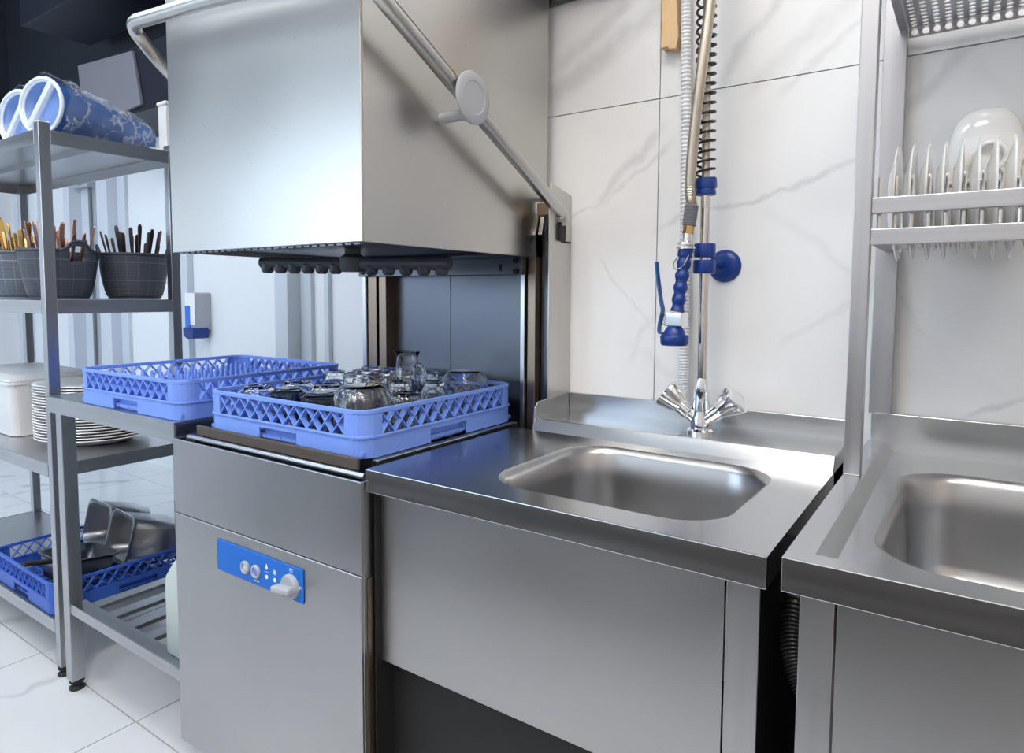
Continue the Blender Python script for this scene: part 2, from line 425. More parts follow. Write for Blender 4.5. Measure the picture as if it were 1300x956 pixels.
# unseen prep counter added behind the camera, giving the steel a dark band to reflect
oc = thing('prep_counter', 'added unseen dark prep counter with steel top, reflected in the sink steel', 'counter', (-.9, -.9, 0))
obj('carcass', B().box(-3.4, 1.6, -1.25, -.58, .1, .84), plain('dark_brown_laminate', (.05, .042, .038), .5), oc, .002)
obj('plinth', B().box(-3.35, 1.55, -1.2, -.64, 0, .1), 'dark', oc)
obj('counter_top', B().box(-3.42, 1.62, -1.27, -.55, .84, .88), 'steel', oc, .002)
for k in range(8): obj('door', B().box(-3.39+.623*k, -2.78+.623*k, -.58, -.56, .12, .82), plain('brown_door', (.07, .055, .05), .45), oc, .002)

# ------------------------------------------------------------------ hood dishwasher
DX0, DX1, DY0, DY1 = -1.45, -.848, .776, 1.385
dw = thing('hood_dishwasher', 'stainless steel hood dishwasher with raised hood and blue control panel', 'dishwasher', (-1.15, 1.08, 0))
ZT = .828
cab = B()
cab.box(DX0, DX1, DY0, DY0+.004, .662, ZT)                     # front apron above the seam
cab.box(DX0, DX0+.004, DY0+.004, DY1, .12, ZT); cab.box(DX1-.004, DX1, DY0+.004, DY1, .12, ZT); cab.box(DX0+.02, DX1-.02, DY1-.02, DY1, .12, ZT)
body = obj('cabinet', cab, 'steel_d', dw, .0015)
obj('front_panel', B().box(DX0, DX1-.001, DY0-.001, DY0+.018, .13, .6605), 'steel_d', dw, .0015)
obj('tank', B().box(DX0+.02, DX1-.02, DY0+.02, DY1-.02, .60, .765), 'dark', dw)
obj('plinth', B().box(DX0+.03, DX1-.03, DY0+.04, DY1-.02, .03, .13), 'dark', dw)
for x in (DX0+.06, DX1-.06):
    for y in (DY0+.08, DY1-.06): obj('foot', B().lathe([(0, 0), (.022, 0), (.022, .01), (.014, .014), (.014, .04), (0, .04)], (x, y, 0), 14), 'rubber', dw)
obj('side_seam_trim', B().box(DX1+.001, DX1+.003, DY0+.012, DY0+.03, .13, .655), 'brown', dw)
# rack rails on top of the tank
for y, nm in ((DY0+.055, 'rack_rail'),):
    obj('rack_rail', B().box(DX0+.06, DX1-.03, DY0+.020, DY0+.028, .838, .861), 'strip', dw, .003)
    obj('guide_bar', B().tube([(DX0+.045, DY0+.0145, .834), (DX1-.005, DY0+.0145, .834)], .0058, 10), 'steel', dw)
    obj('guide_bracket', B().box(DX0+.035, DX0+.07, DY0+.010, DY0+.05, .80, .838), 'dark_steel', dw, .002)
    for x in (DX0+.085, DX0+.105, DX1-.03): obj('screw', B().lathe([(0, -.004), (.004, -.003), (.0045, 0)], (x, DY0+.012, .816), 10, 'y'), 'chrome', dw)
for x in (DX0+.075, DX1-.03): obj('rack_rail', B().box(x-.008, x+.008, DY0+.06, DY1-.10, .836, .851), 'steel', dw, .002)
for x in (DX0+.20, -1.15, DX1-.20): obj('rack_rail', B().box(x-.006, x+.006, DY0+.06, DY1-.10, .84, .851), 'steel', dw, .002)
# rear columns, back panel and cross bracket
YP = 1.345
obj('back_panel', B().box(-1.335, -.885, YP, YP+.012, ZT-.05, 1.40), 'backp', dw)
obj('panel_seam', B().box(-1.127, -1.124, YP-.0015, YP, ZT, 1.2), 'dark_steel', dw)
def post(x0, x1, y0, y1, z0, z1): return B().box(x0, x1, y0, y1, z0, z1)
obj('column', post(-1.407, -1.392, 1.30, 1.37, ZT, 1.42), 'steel', dw, .001)
obj('column', post(-1.390, -1.357, 1.305, 1.36, ZT, 1.42), 'brown', dw, .001)
obj('column', post(-1.352, -1.325, 1.31, 1.36, ZT, 1.42), 'brown', dw, .001)
obj('column', post(-.884, -.872, 1.315, 1.36, ZT, 1.30), 'steel', dw, .001)
obj('column', post(-.868, -.846, 1.322, 1.37, ZT, 1.30), 'brown', dw, .001)
obj('column', post(-.844, -.802, 1.345, 1.385, ZT, 1.38), 'dark_steel', dw, .001)
obj('column_cover', B().prism([(1.30, ZT), (1.398, ZT), (1.398, 1.385), (1.30, 1.405)], 'x', -.7985, -.795), 'steel_h', dw, .001)
br = obj('cross_bracket', B().box(-1.385, -.868, 1.298, 1.316, 1.197, 1.238).box(-1.405, -1.368, 1.285, 1.32, 1.197, 1.222), 'dark_steel', dw, .0015)
for x, z in ((-1.388, 1.209), (-.885, 1.205), (-.885, 1.23)): obj('bolt', B().lathe([(0, -.006), (.006, -.006), (.006, 0)], (x, 1.285 if x < -1 else 1.298, z), 8, 'y'), 'rubber', br)
for x in (-1.31, -.93): obj('slot', B().box(x-.003, x+.003, 1.2965, 1.298, 1.206, 1.222), 'rubber', br)
# hood
HX0, HX1, HY0, HY1, HZ0, HZ1 = -1.442, -.846, .783, 1.372, 1.237, 1.93
T_ = .004
obj('hood', B().box(HX0, HX1, HY0, HY0+T_, HZ0, HZ1).box(HX0, HX0+T_, HY0+T_, HY1-T_, HZ0, HZ1).box(HX1-T_, HX1, HY0+T_, HY1-T_, HZ0, HZ1).box(HX0, HX1, HY1-T_, HY1, HZ0+.05, HZ1).box(HX0, HX1, HY0, HY1, HZ1-.0, HZ1+T_), 'steel_h', dw, .0018)
obj('hood_lining', B().box(HX0+.006, HX1-.006, HY0+.006, HY1-.006, HZ0+.012, HZ0+.018), 'dark_steel', dw)
lip = B()
for k in range(26): lip.box(HX0+.02+k*.022, HX0+.034+k*.022, HY0+.005, HY0+.009, HZ0-.003, HZ0+.004)
obj('drip_lip', lip, 'dark_steel', dw)
obj('hood_guide', B().prism([(1.325, 1.29), (1.372, 1.29), (1.372, 1.35), (1.345, 1.37)], 'x', -.843, -.832), 'steel_h', dw, .001)
# spray arm under the hood
def arm(p, q, r, n, zc):
    b = B().tube([p, q], r, 12)
    P, Q = Vector(p), Vector(q)
    for k in range(n):
        c = P.lerp(Q, (k+.45)/n); b.lathe([(0, -r-.012), (.009, -r-.012), (.0145, -r-.006), (.0145, -r*.3), (.011, 0)], c, 12)
    return b
c0 = (-1.155, 1.04, 1.219)
sa = obj('spray_arm', B().lathe([(0, -.02), (.026, -.02), (.03, -.008), (.03, .012), (.018, .02), (.018, .06)], c0, 16), 'spray', dw)
obj('arm_tube', arm((-1.385, .965, 1.222), (-1.18, 1.035, 1.219), .0125, 6, 0), 'spray', sa)
obj('arm_tube', arm((-.925, 1.105, 1.216), (-1.13, 1.045, 1.219), .015, 5, 0), 'spray', sa)
# lifting handle: one bent tube round the hood
hpts = spline([(-.792, 1.352, 1.312), (-.79, 1.345, 1.336), (-.79, 1.315, 1.352), (-.79, 1.25, 1.384), (-.79, .98, 1.517), (-.79, .80, 1.606), (-.792, .752, 1.632), (-.81, .735, 1.646), (-.86, .735, 1.655),
    (-1.15, .736, 1.692), (-1.42, .737, 1.714), (-1.475, .738, 1.718), (-1.498, .746, 1.712), (-1.505, .765, 1.695), (-1.502, .83, 1.635), (-1.50, 1.05, 1.48), (-1.50, 1.34, 1.32)], 8)
obj('lift_handle', B().tube(hpts, .0145, 14), 'steel_h', dw)
obj('pivot_bracket', B().box(-.826, -.786, 1.335, 1.36, 1.275, 1.318), 'rubber', dw, .003)
obj('pivot_bracket', B().box(-.83, -.797, 1.30, 1.325, 1.33, 1.36), 'brown', dw, .002)
obj('pivot_plate', B().box(-.796, -.7935, 1.35, 1.395, 1.272, 1.276), 'dark', dw)
bp = obj('bumper_disc', B().lathe([(0, .0), (.044, 0), (.0475, .003), (.0475, .007), (.044, .0095), (.030, .0095), (.029, .0085), (0, .0085)], (-.772, .982, 1.508), 36, 'x'), 'lightgrey', dw)
obj('bumper_stem', B().lathe([(.010, 0), (.010, .055), (.013, .058), (.013, .072)], (-.846, .985, 1.482), 16, 'x'), 'lightgrey', bp)
# control panel
cp = obj('control_panel', B().box(-1.282, -1.002, DY0-.004, DY0-.0012, .571, .637), 'blue_panel', dw, .002)
YPF = DY0-.004
def ring(x, z, r, mat_in):
    o = obj('push_button', B().lathe([(0, -.002), (r*.62, -.002), (r*.62, -.0045), (r*.8, -.006), (r, -.004), (r, 0)], (x, YPF, z), 24, 'y'), 'lightgrey', cp)
    return o
ring(-1.180, .600, .0135, 0); ring(-1.145, .600, .0135, 0)
obj('button_lens', B().lathe([(0, -.0032), (.007, -.0032), (.0075, -.002)], (-1.145, YPF, .600), 18, 'y'), plain('lilac_lens', (.22, .28, .85), .2), cp)
obj('button_lens', B().lathe([(0, -.0032), (.007, -.0032), (.0075, -.002)], (-1.180, YPF, .600), 18, 'y'), plain('pale_lens', (.6, .66, .78), .2), cp)
text_obj('power_mark', 'I', .010, 'print_white', cp, (-1.180, YPF-.0036, .600), (R(90), 0, 0))
kn = obj('selector_knob', B().lathe([(.0235, 0), (.0235, -.006), (.021, -.010), (0, -.0105)], (-1.036, YPF, .598), 28, 'y'), 'lightgrey', dw)
obj('knob_grip', B().obox((-1.038, YPF-.018, .597), (.026, 0, .0025), (0, .010, 0), (-.0006, 0, .0065)), 'lightgrey', kn, .004)
text_obj('lettering', 'P2', .010, 'print_white', cp, (-1.036, YPF-.0003, .628), (R(90), 0, 0))
text_obj('lettering', 'P1', .010, 'print_white', cp, (-1.0075, YPF-.0003, .600), (R(90), 0, 0))
obj('button_caption', B().box(-1.153, -1.137, YPF-.0003, YPF, .5795, .5815), 'print_white', cp)
drop = [(math.sin(a)*.0036*(1 if abs(a) < 9 else 1), -math.cos(a)*.0036) for a in np.linspace(-2.4, 2.4, 12)]+[(0, .009)]
obj('drop_symbol', B().prism([(-1.112+p[0], .615+p[1]) for p in drop], 'y', YPF-.0004, YPF), 'print_white', cp)
wave = B()
for k in range(3): wave.box(-1.118+.0045*k, -1.1155+.0045*k, YPF-.0004, YPF, .6065, .6075)
obj('wave_symbol', wave, 'print_white', cp)
st = B()
for a in range(0, 180, 45): st.obox((-1.086, YPF-.0002, .612), (math.cos(R(a))*.0055, 0, math.sin(R(a))*.0055), (0, .0002, 0), (-math.sin(R(a))*.0005, 0, math.cos(R(a))*.0005))
obj('star_symbol', st, 'print_white', cp)
for x in (-1.112, -1.086): obj('indicator_light', B().lathe([(0, -.0008), (.0042, -.0008), (.0042, 0)], (x, YPF, .597), 16, 'y'), 'print_white', cp)

# ------------------------------------------------------------------ sink counter with tap ledge
CX0, CX1, CY0, CZ = -.845, -.182, .785, .85
sk = thing('sink_counter', 'steel sink counter with one bowl beside the dishwasher, tap on its ledge', 'sink', (-.51, 1.09, 0))
def deck_ring(b, outer, inner, n=6):
    x0, x1, y0, y1, z = outer
    o = rrect(x0, x1, y0, y1, .0008, n, z)
    b.loops([o, inner], False)
LY = 1.232                               # where the ledge rises
bx0, bx1, by0, by1 = -.648, -.256, .843, 1.188
inner = rrect(bx0, bx1, by0, by1, .085, 10, CZ)
d = B(); deck_ring(d, (CX0, CX1, CY0, LY, CZ), inner, 10)
d.box(CX0, CX1, CY0, CY0+.003, CZ-.04, CZ-.0002)                       # front fascia
d.box(CX1-.003, CX1, CY0+.003, 1.39, CZ-.04, CZ-.0002); d.box(CX0, CX0+.003, CY0+.003, LY, CZ-.03, CZ-.0002)
dk = obj('worktop', d, 'deck', sk, .0015)
LX0 = -.79
obj('tap_ledge', B().prism([(LY, CZ), (LY+.012, CZ+.026), (1.392, CZ+.026), (1.392, CZ-.03), (LY, CZ-.03)], 'x', LX0, CX1-.0), 'deck', sk, .002)
obj('backsplash', B().box(LX0, CX1, 1.388, 1.3985, CZ+.02, .917), 'deck', sk, .0015)
obj('side_upstand', B().prism([(1.232, CZ), (1.238, CZ+.05), (1.25, CZ+.062), (1.388, .917), (1.388, CZ)], 'x', LX0-.004, LX0), 'deck', sk, .001)
rings = [inner]
for ins, zz in ((.006, -.004), (.011, -.014), (.015, -.06), (.018, -.13), (.028, -.155), (.05, -.17)):
    rings.append(rrect(bx0+ins, bx1-ins, by0+ins, by1-ins, max(.085-ins*.4, .04), 10, CZ+zz))
bw = B().loops(rings, True, True)
bo = obj('bowl', bw, 'bowl', sk, sharp=60)
obj('drain', B().lathe([(0, .001), (.03, .001), (.034, .003), (.04, .0005)], (-.452, 1.01, CZ-.17), 24), 'chrome', bo)
obj('front_panel', B().box(-.838, -.2375, .812, .816, .50, CZ-.04), 'steel_d', sk, .001)
obj('corner_panel', B().box(-.2355, -.195, .812, .816, .10, CZ-.04), 'steel_d', sk, .001)
obj('corner_panel', B().box(-.199, -.195, .816, 1.37, .10, CZ-.04), 'dark', sk, .001)  # cabinet side coloured black for the shade between the counters
obj('inner_panel', B().box(-.838, -.2, .84, .845, .06, CZ-.2), 'dark', sk)  # black sheet added in place of the shade under the sink
obj('inner_panel', B().box(-.842, -.8385, .80, 1.37, .06, CZ-.04), 'dark', sk)  # same painted shade carried down the left side
for x in (-.82, -.22):
    for y in (.87, 1.35): obj('leg', B().box(x-.015, x+.015, y-.015, y+.015, .02, CZ-.175 if y < 1.3 else CZ-.04).lathe([(0, 0), (.016, 0), (.016, .02), (0, .02)], (x, y, 0), 12), 'dark_steel', sk)

# second counter to the right, higher and deeper
RX0, RX1, RY0, RZ, RD = -.149, .80, .702, .885, .868
sk2 = thing('sink_counter', 'steel sink counter with raised rim below the plate drying rack', 'sink', (.32, 1.05, 0))
b2 = (-.083, .40, .79, 1.262)
inner2 = rrect(*b2, .085, 10, RD)
d = B(); deck_ring(d, (-.109, RX1-.04, .742, 1.385, RD), inner2, 10)
dk2 = obj('worktop', d, 'deck', sk2)
def rect4(i, z): return [(RX0+i, RY0+i, z), (RX1-i, RY0+i, z), (RX1-i, 1.384, z), (RX0+i, 1.384, z)]
rb = B(); rl = [rect4(.002, RZ-.0362), rect4(0, RZ-.0362), rect4(0, RZ), rect4(.028, RZ), rect4(.0415, RD+.0006), rect4(.043, RD-.001)]
rb.add([p for r_ in rl for p in r_], [(4*i+k, 4*i+(k+1) % 4, 4*i+4+(k+1) % 4, 4*i+4+k) for i in range(5) for k in (0, 1, 3)])
obj('rim', rb, 'deck', sk2, .001)
obj('backsplash', B().box(-.146, RX1, 1.384, 1.398, RD-.02, .937), 'deck', sk2, .0015)
rings = [inner2]
for ins, zz in ((.006, -.004), (.011, -.014), (.015, -.06), (.018, -.14), (.03, -.17), (.06, -.185)):
    rings.append(rrect(b2[0]+ins, b2[1]-ins, b2[2]+ins, b2[3]-ins, max(.085-ins*.4, .04), 10, RD+zz))
bo2 = obj('bowl', B().loops(rings, True, True), 'bowl', sk2, sharp=60)
obj('drain', B().lathe([(0, .001), (.03, .001), (.034, .003), (.04, .0005)], (.16, 1.03, RD-.185), 24), 'chrome', bo2)
obj('leg_panel', B().box(-.134, -.101, .722, .755, .02, RZ-.0365), 'steel_d', sk2, .001)
obj('front_panel', B().box(-.099, RX1-.02, .724, .73, .06, RZ-.0365), 'steel_d', sk2, .001)
obj('side_panel', B().box(-.112, -.108, .755, 1.37, .06, RZ-.037), 'dark', sk2)  # black side, shade of the counter gap put into its colour
for x in (-.12, RX1-.04):
    for y in (.738, 1.35): obj('foot', B().lathe([(0, 0), (.016, 0), (.016, .02), (.010, .024), (.010, .062), (0, .062)], (x, y, 0), 12), 'rubber', sk2)
hp = spline([(-.17, 1.0, .80), (-.178, .93, .735), (-.17, .885, .70), (-.155, .865, .672), (-.138, .86, .645), (-.131, .88, .59), (-.14, .95, .45), (-.155, 1.1, .2), (-.155, 1.2, .03)], 40)
tag(obj('drain_hose', B().tube(hp, [.014+.0018*(1 if k % 4 < 2 else -1) for k in range(len(hp))], 14), plain('hose_black', (.035, .035, .038), .4), at=(-.155, 1.2, .01)), 'black corrugated drain hose in the gap between the two sink counters', 'hose')

# ------------------------------------------------------------------ pre-rinse tap
TX, TY, TZ = -.437, 1.30, CZ+.026
tp = thing('pre_rinse_tap', 'chrome pre-rinse tap with tall pole, black spring and blue spray gun', 'tap', (TX, TY, TZ))
obj('tap_body', B().lathe([(0, 0), (.026, 0), (.026, .006), (.021, .010), (.020, .03), (.016, .045), (.0165, .05), (.0165, .085), (.012, .09), (0, .09)], (TX, TY, TZ), 24), 'chrome', tp)
for s in (-1, 1):
    dv = Vector((s*.78, -.12, .62)).normalized(); p0 = Vector((TX, TY, TZ+.02))
    v = obj('valve', B().tube([p0, p0+dv*.03, p0+dv*.032, p0+dv*.055], [.013, .013, .0155, .0155], 16), 'chrome', tp)
    hb = B(); sd = dv.cross(Vector((0, 1, 0))).normalized(); s2 = dv.cross(sd)
    rr = []
    for t_, rad in ((.050, .015), (.062, .019), (.085, .026), (.092, .027), (.095, .022)):
        rr.append([p0+dv*t_+(sd*math.cos(a)+s2*math.sin(a))*rad*(1+(.16 if t_ > .055 else 0)*math.cos(4*a)) for a in np.linspace(0, 2*math.pi, 32, endpoint=False)])
    hb.loops(rr, True, True)
    obj('tap_handle', hb, 'chrome', v, sharp=60)
obj('pole', B().tube([(TX, TY, TZ+.085), (TX-.002, TY, 1.365)], .0095, 18), 'pole', tp)
obj('pole', B().tube([(TX-.002, TY, 1.365), (TX-.010, TY, 1.82)], .008, 14), 'braid', tp)
obj('pole_coupling', B().lathe([(.0125, 0), (.0125, .02), (.0105, .028)], (TX, TY, TZ+.083), 18), 'chrome', tp)
obj('spring_collar', B().lathe([(.0115, -.016), (.019, -.016), (.020, -.012), (.0185, -.004), (.0205, -.003), (.0215, .002), (.0205, .016), (.012, .016)], (TX-.002, TY, 1.362), 24), 'blue', tp)
hx = []
turns, z0, z1 = 25, 1.378, 1.83
for k in range(turns*16+1):
    t = k/(turns*16); a = 2*math.pi*turns*t
    hx.append((TX-.003-.009*t+.0175*math.cos(a), TY+.0175*math.sin(a), z0+(z1-z0)*t))
obj('spring', B().tube(hx, .0026, 6), 'coil', tp)
# wall bracket
wbk = obj('wall_bracket', B().lathe([(0, -.010), (.020, -.012), (.030, -.008), (.0335, -.003), (.034, 0), (0, 0)], (-.428, YW, 1.212), 36, 'y'), 'blue', tp)
obj('bracket_arm', B().tube([(-.434, YW-.008, 1.212), (TX, TY+.018, 1.212)], .007, 12), 'blue', wbk)
obj('bracket_screw', B().lathe([(0, -.0016), (.005, -.0016), (.005, .004)], (-.409, YW-.0085, 1.212), 14, 'y'), 'lightgrey', wbk)
obj('pole_clamp', B().lathe([(.011, -.013), (.021, -.013), (.022, -.010), (.022, .010), (.021, .013), (.011, .013)], (TX-.001, TY, 1.207), 20), 'blue', tp)
obj('pole_clamp', B().lathe([(.011, -.013), (.020, -.013), (.021, -.010), (.021, .011), (.020, .014), (.011, .014)], (TX-.001, TY, 1.238), 20), 'blue', tp)
# spray gun hanging from the clamp hook
GX, GY = -.462, 1.262
hk = B().tube(spline([(TX-.012, TY-.015, 1.236), (-.452, 1.272, 1.238), (GX+.003, GY+.004, 1.241)], 6), .0032, 8).lathe([(.011, -.002), (.019, -.002), (.019, .002), (.011, .002)], (GX, GY, 1.242), 20)
obj('hook', hk, 'chrome', tp)
ax = Vector((GX, GY, 1.245)); dn = Vector((-.012, -.012, -.14)).normalized()     # axis of the gun
def along(t): return ax+dn*t
gun = obj('spray_grip', B().tube([along(.010+k*.0045) for k in range(27)], [.0125+.0016*math.cos(2*math.pi*k/5.2) for k in range(27)], 18), 'blue', tp)
obj('grip_collar', B().tube([along(.004), along(.010), along(.018), along(.021)], [.0135, .0145, .0145, .013], 18), 'blue', gun)
c = along(.142)
obj('valve_block', B().obox(c, (.0185, -.004, 0), (.0025, .012, 0), (0, 0, .0135)), 'chrome', gun, .002)
obj('trigger_pin', B().obox(c+Vector((-.022, .003, -.001)), (.008, 0, 0), (0, .006, 0), (0, 0, .010)), 'chrome', gun, .002)
nz = c+Vector((-.003, 0, -.012))
obj('spray_head', B().tube([nz+Vector((0, 0, q)) for q in (0, -.004, -.010, -.018, -.0185, -.022, -.036, -.039)], [.010, .015, .019, .021, .0255, .0275, .0265, .024], 28), 'blue', gun)
lv = [(-.053, 0, .112), (-.050, 0, .085), (-.042, 0, .035), (-.038, 0, .018), (-.041, 0, .004), (-.044, 0, -.012), (-.044, 0, -.026), (-.036, 0, -.028)]
lp = spline([c+Vector((x+.012, y-.004, z)) for x, y, z in lv], 6); lb = B(); rg = []
for k, p in enumerate(lp):
    q = lp[min(k+1, len(lp)-1)]-lp[max(k-1, 0)]; q.normalize(); nrm = Vector((0, 1, 0)); bi = q.cross(nrm)
    rg.append([p+nrm*.0075*i+bi*.0018*j for i, j in ((-1, -1), (1, -1), (1, 1), (-1, 1))])
lb.loops(rg, False, True); obj('trigger_lever', lb, plain('worn_blue_lever', (.03, .12, .34), .3, .5, var=.3), gun, .0008)
obj('lock_ring', B().tube(spline([along(.02)+Vector(p) for p in ((.012, -.012, .002), (.004, -.018, -.018), (-.012, -.014, -.024), (-.021, -.004, -.014), (-.016, .004, .0))], 6), .0012, 6), 'chrome', gun)
# hose above the gun
obj('swivel', B().tube([along(-.002), along(-.006), along(-.010), along(-.024)], [.017, .017, .009, .0095], 16), 'chrome', tp)
obj('swivel_nut', B().tube([along(-.024), along(-.040)], .0105, 6), 'brass', tp)
hs = [along(-.040), along(-.080)]
hp = [hs[0].lerp(hs[1], k/36) for k in range(37)]
obj('hose_sleeve', B().tube(hp, [.0125+(.0008 if k % 3 else -.0004) for k in range(37)], 16), 'midgrey', tp)
hz = spline([along(-.080), (GX+.004, GY+.003, 1.36), (-.452, 1.262, 1.45), (-.440, 1.258, 1.56), (-.428, 1.262, 1.68), (-.422, 1.266, 1.80), (-.424, 1.274, 1.86), (-.434, 1.287, 1.885), (-.445, 1.298, 1.865), (-.4475, 1.30, 1.82)], 26)
obj('hose', B().tube(hz, [.0102+(.0005 if k % 2 else -.0004) for k in range(len(hz))], 16), 'braid', tp)
# white corrugated hose along the wall
wp = spline([(-.500, 1.372, .905), (-.501, 1.374, .95), (-.505, 1.378, 1.10), (-.508, 1.38, 1.3), (-.512, 1.382, 1.5), (-.517, 1.382, 1.7), (-.520, 1.382, 1.86)], 48)
tag(obj('corrugated_hose', B().tube(wp, [.0105+(.0012 if k % 2 else -.0006) for k in range(len(wp))], 12), 'hose_white', at=(-.5, 1.372, .88)), 'white corrugated hose running up the marble tiles behind the spray gun', 'hose')
tag(obj('wooden_slat', B().prism([(-.568, 1.90), (-.568, 1.672), (-.553, 1.674), (-.55, 1.668), (-.535, 1.666), (-.530, 1.69), (-.531, 1.70), (-.536, 1.77), (-.545, 1.90)], 'y', 1.372, 1.3985), 'wood', bev=.0015, at=(-.55, 1.385, 1.67)), 'pale wooden slat hanging on the marble tiles beside the hose', 'wooden slat')
tag(obj('exhaust_canopy', B().box(-1.5, -.62, 1.05, 1.398, 1.99, 2.3).box(-1.5, -.62, 1.378, 1.398, 1.832, 1.99), 'dark_steel', bev=.003, at=(-.9, 1.2, 1.85)), 'dark grey exhaust canopy on the marble wall above the dishwasher', 'canopy')

# ------------------------------------------------------------------ plate drying rack over the second sink
pr = thing('plate_rack', 'steel plate drying rack with perforated upper shelf above the second sink', 'rack', (.2, 1.2, RZ))
FPX0, FPX1, FY, RYR = -.149, -.126, 1.09, 1.372
XE = .62
for x0 in (FPX0, XE): obj('front_post', B().box(x0, x0+.023, FY, FY+.023, RZ if x0 < 0 else RD, 1.95), 'shelf_frame', pr, .0012)
for x0 in (-.149, XE): obj('rear_post', B().box(x0, x0+.036, 1.366, 1.390, .938, 1.95), 'shelf_frame', pr, .0012)
for z in (1.269, 1.2245): obj('rail', B().box(-.126, XE, FY+.002, FY+.012, z, z+.023), 'shelf_frame', pr, .0012)
for z in (1.30,): obj('rail', B().box(-.113, XE, 1.355, 1.366, z, z+.02), plain('tan_rail', (.52, .44, .32), .4, .6), pr, .001)
obj('side_bracket', B().box(-.131, -.112, FY+.012, 1.366, 1.229, 1.2325), 'shelf_frame', pr)
obj('side_bracket', B().box(XE, XE+.02, FY+.023, 1.366, 1.229, 1.2325), 'shelf_frame', pr)
xw = -.118
while xw < XE-.02:
    wr = B().tube(spline([(xw, FY+.017, 1.227), (xw, FY+.017, 1.312), (xw, FY+.021, 1.320), (xw, FY+.025, 1.312), (xw, FY+.027, 1.25), (xw, FY+.03, 1.2315), (xw, FY+.06, 1.2315), (xw, 1.33, 1.2315), (xw, 1.35, 1.24), (xw, 1.351, 1.315)], 5), .0022, 6)
    obj('wire', wr, 'pole', pr); xw += .0205
# perforated shelf, holes cut in the sheet
def perforated(o, ux, uy, nx, ny, px, py, rad, th):
    b = B(); o, ux, uy = map(Vector, (o, ux, uy)); nz_ = ux.cross(uy)
    for i in range(nx):
        for j in range(ny):
            c = o+ux*px*(i+.5)+uy*py*(j+.5)
            sq = [c+ux*px*.5*a+uy*py*.5*d_ for a, d_ in ((1, 0), (1, 1), (0, 1), (-1, 1), (-1, 0), (-1, -1), (0, -1), (1, -1))]
            ci = [c+(ux*math.cos(R(45*k))+uy*math.sin(R(45*k)))*rad for k in range(8)]
            b.loops([sq, ci, [p+nz_*th for p in ci], [p+nz_*th for p in sq]], False)
    return b
PZ = 1.618
obj('perforated_shelf', perforated((-.112, 1.115, PZ), (1, 0, 0), (0, 1, 0), 44, 16, .0165, .0165, .0052, .002), 'shelf_frame', pr)
obj('shelf_flange', perforated((-.112, 1.380, PZ-.017), (1, 0, 0), (0, 0, 1), 44, 1, .0165, .0165, .0055, .002), 'shelf_frame', pr)
obj('shelf_edge', B().box(-.1125, XE, 1.112, 1.115, PZ-.02, PZ+.012).box(-.1145, -.112, 1.112, 1.366, PZ-.012, PZ+.012), 'shelf_frame', pr)
obj('shelf_support', B().box(-.126, -.114, 1.092, 1.38, PZ-.006, PZ+.004), 'shelf_frame', pr)
# plates in the rack
prof = [(0, 0), (.055, 0), (.06, .004), (.088, .012), (.0955, .015), (.0965, .0165), (.095, .018), (.087, .0155), (.058, .008), (0, .006)]
base = obj('plate', B().lathe(prof, (0, 0, 0), 40, 'x'), 'china', local=True)
tag(base, 'white china plate standing on edge in the drying rack', 'plate', 'plates standing in the drying rack')
xs = [-.1141+.0205*k for k in range(10)]
for k, x in enumerate(xs):
    o = base if k == 0 else dup(base)
    o.location = (x, 1.222+rnd.uniform(-.005, .005), 1.2955); o.scale = (.68, .93, .93); o.rotation_euler = (0, R(rnd.uniform(-1.2, 0)), R(rnd.uniform(-.2, .4)))
# upturned bowl with an open grip behind the plates
bt = thing('serving_bowl', 'white upturned ceramic bowl behind the standing plates', 'bowl', (.006, 1.335, 1.322))
rg = []
for k in range(13):
    a = R(90*k/12); rad = .056*math.cos(a)**.6 if k < 12 else .0005; rg.append([(.006+rad*math.cos(q), 1.335+rad*.42*math.sin(q), 1.335+.118*math.sin(a)**.9) for q in np.linspace(0, 2*math.pi, 36, endpoint=False)])
obj('shell', B().loops(rg, True), 'china', bt)
obj('rim', B().tube([(.006+.057*math.cos(q), 1.335+.024*math.sin(q), 1.336) for q in np.linspace(0, 2*math.pi, 36, endpoint=False)], .0035, 8, True), 'china', bt)
obj('grip', B().tube(spline([(-.022, 1.308, 1.345), (-.012, 1.304, 1.375), (.006, 1.302, 1.392), (.026, 1.303, 1.388), (.034, 1.306, 1.368), (.024, 1.306, 1.352)], 8), .005, 10), 'china', bt)

# ------------------------------------------------------------------ steel side table with slatted lower shelf
tbx0, tbx1, tby0, tby1, tbz = -2.125, -1.456, .782, 1.36, .86
tbl = thing('side_table', 'steel side table with slatted lower shelf between trolley and dishwasher', 'table', (-1.79, 1.07, 0))
obj('table_top', B().box(tbx0, tbx1, tby0, tby1, tbz-.004, tbz).box(tbx0, tbx1, tby0, tby0+.003, tbz-.044, tbz-.004).box(tbx0, tbx0+.003, tby0+.003, tby1, tbz-.044, tbz-.004).box(tbx1-.003, tbx1, tby0+.003, tby1, tbz-.044, tbz-.004).box(tbx0, tbx1, tby1-.003, tby1, tbz-.044, tbz-.004), 'cart', tbl, .0012)
for x in (-2.0985, tbx1-.045):
    for y in (tby0+.018, tby1-.06):
        if x > -1.6 and y < 1: continue
        lg = obj('leg', B().box(x-.0185, x+.0185, y, y+.037, .03, tbz-.004), 'cart', tbl, .002)
        obj('rubber_foot', B().lathe([(0, 0), (.02, 0), (.021, .006), (.013, .012), (.013, .02), (.02, .022), (.02, .03), (0, .03)], (x, y+.02, 0), 16), 'rubber', lg)
sz = .262
obj('shelf_beam', B().box(-2.08, tbx1, tby0+.022, tby0+.062, sz-.03, sz), 'cart', tbl, .002)
obj('shelf_beam', B().box(-2.08, tbx1, tby1-.062, tby1-.022, sz-.03, sz), 'cart', tbl, .002)
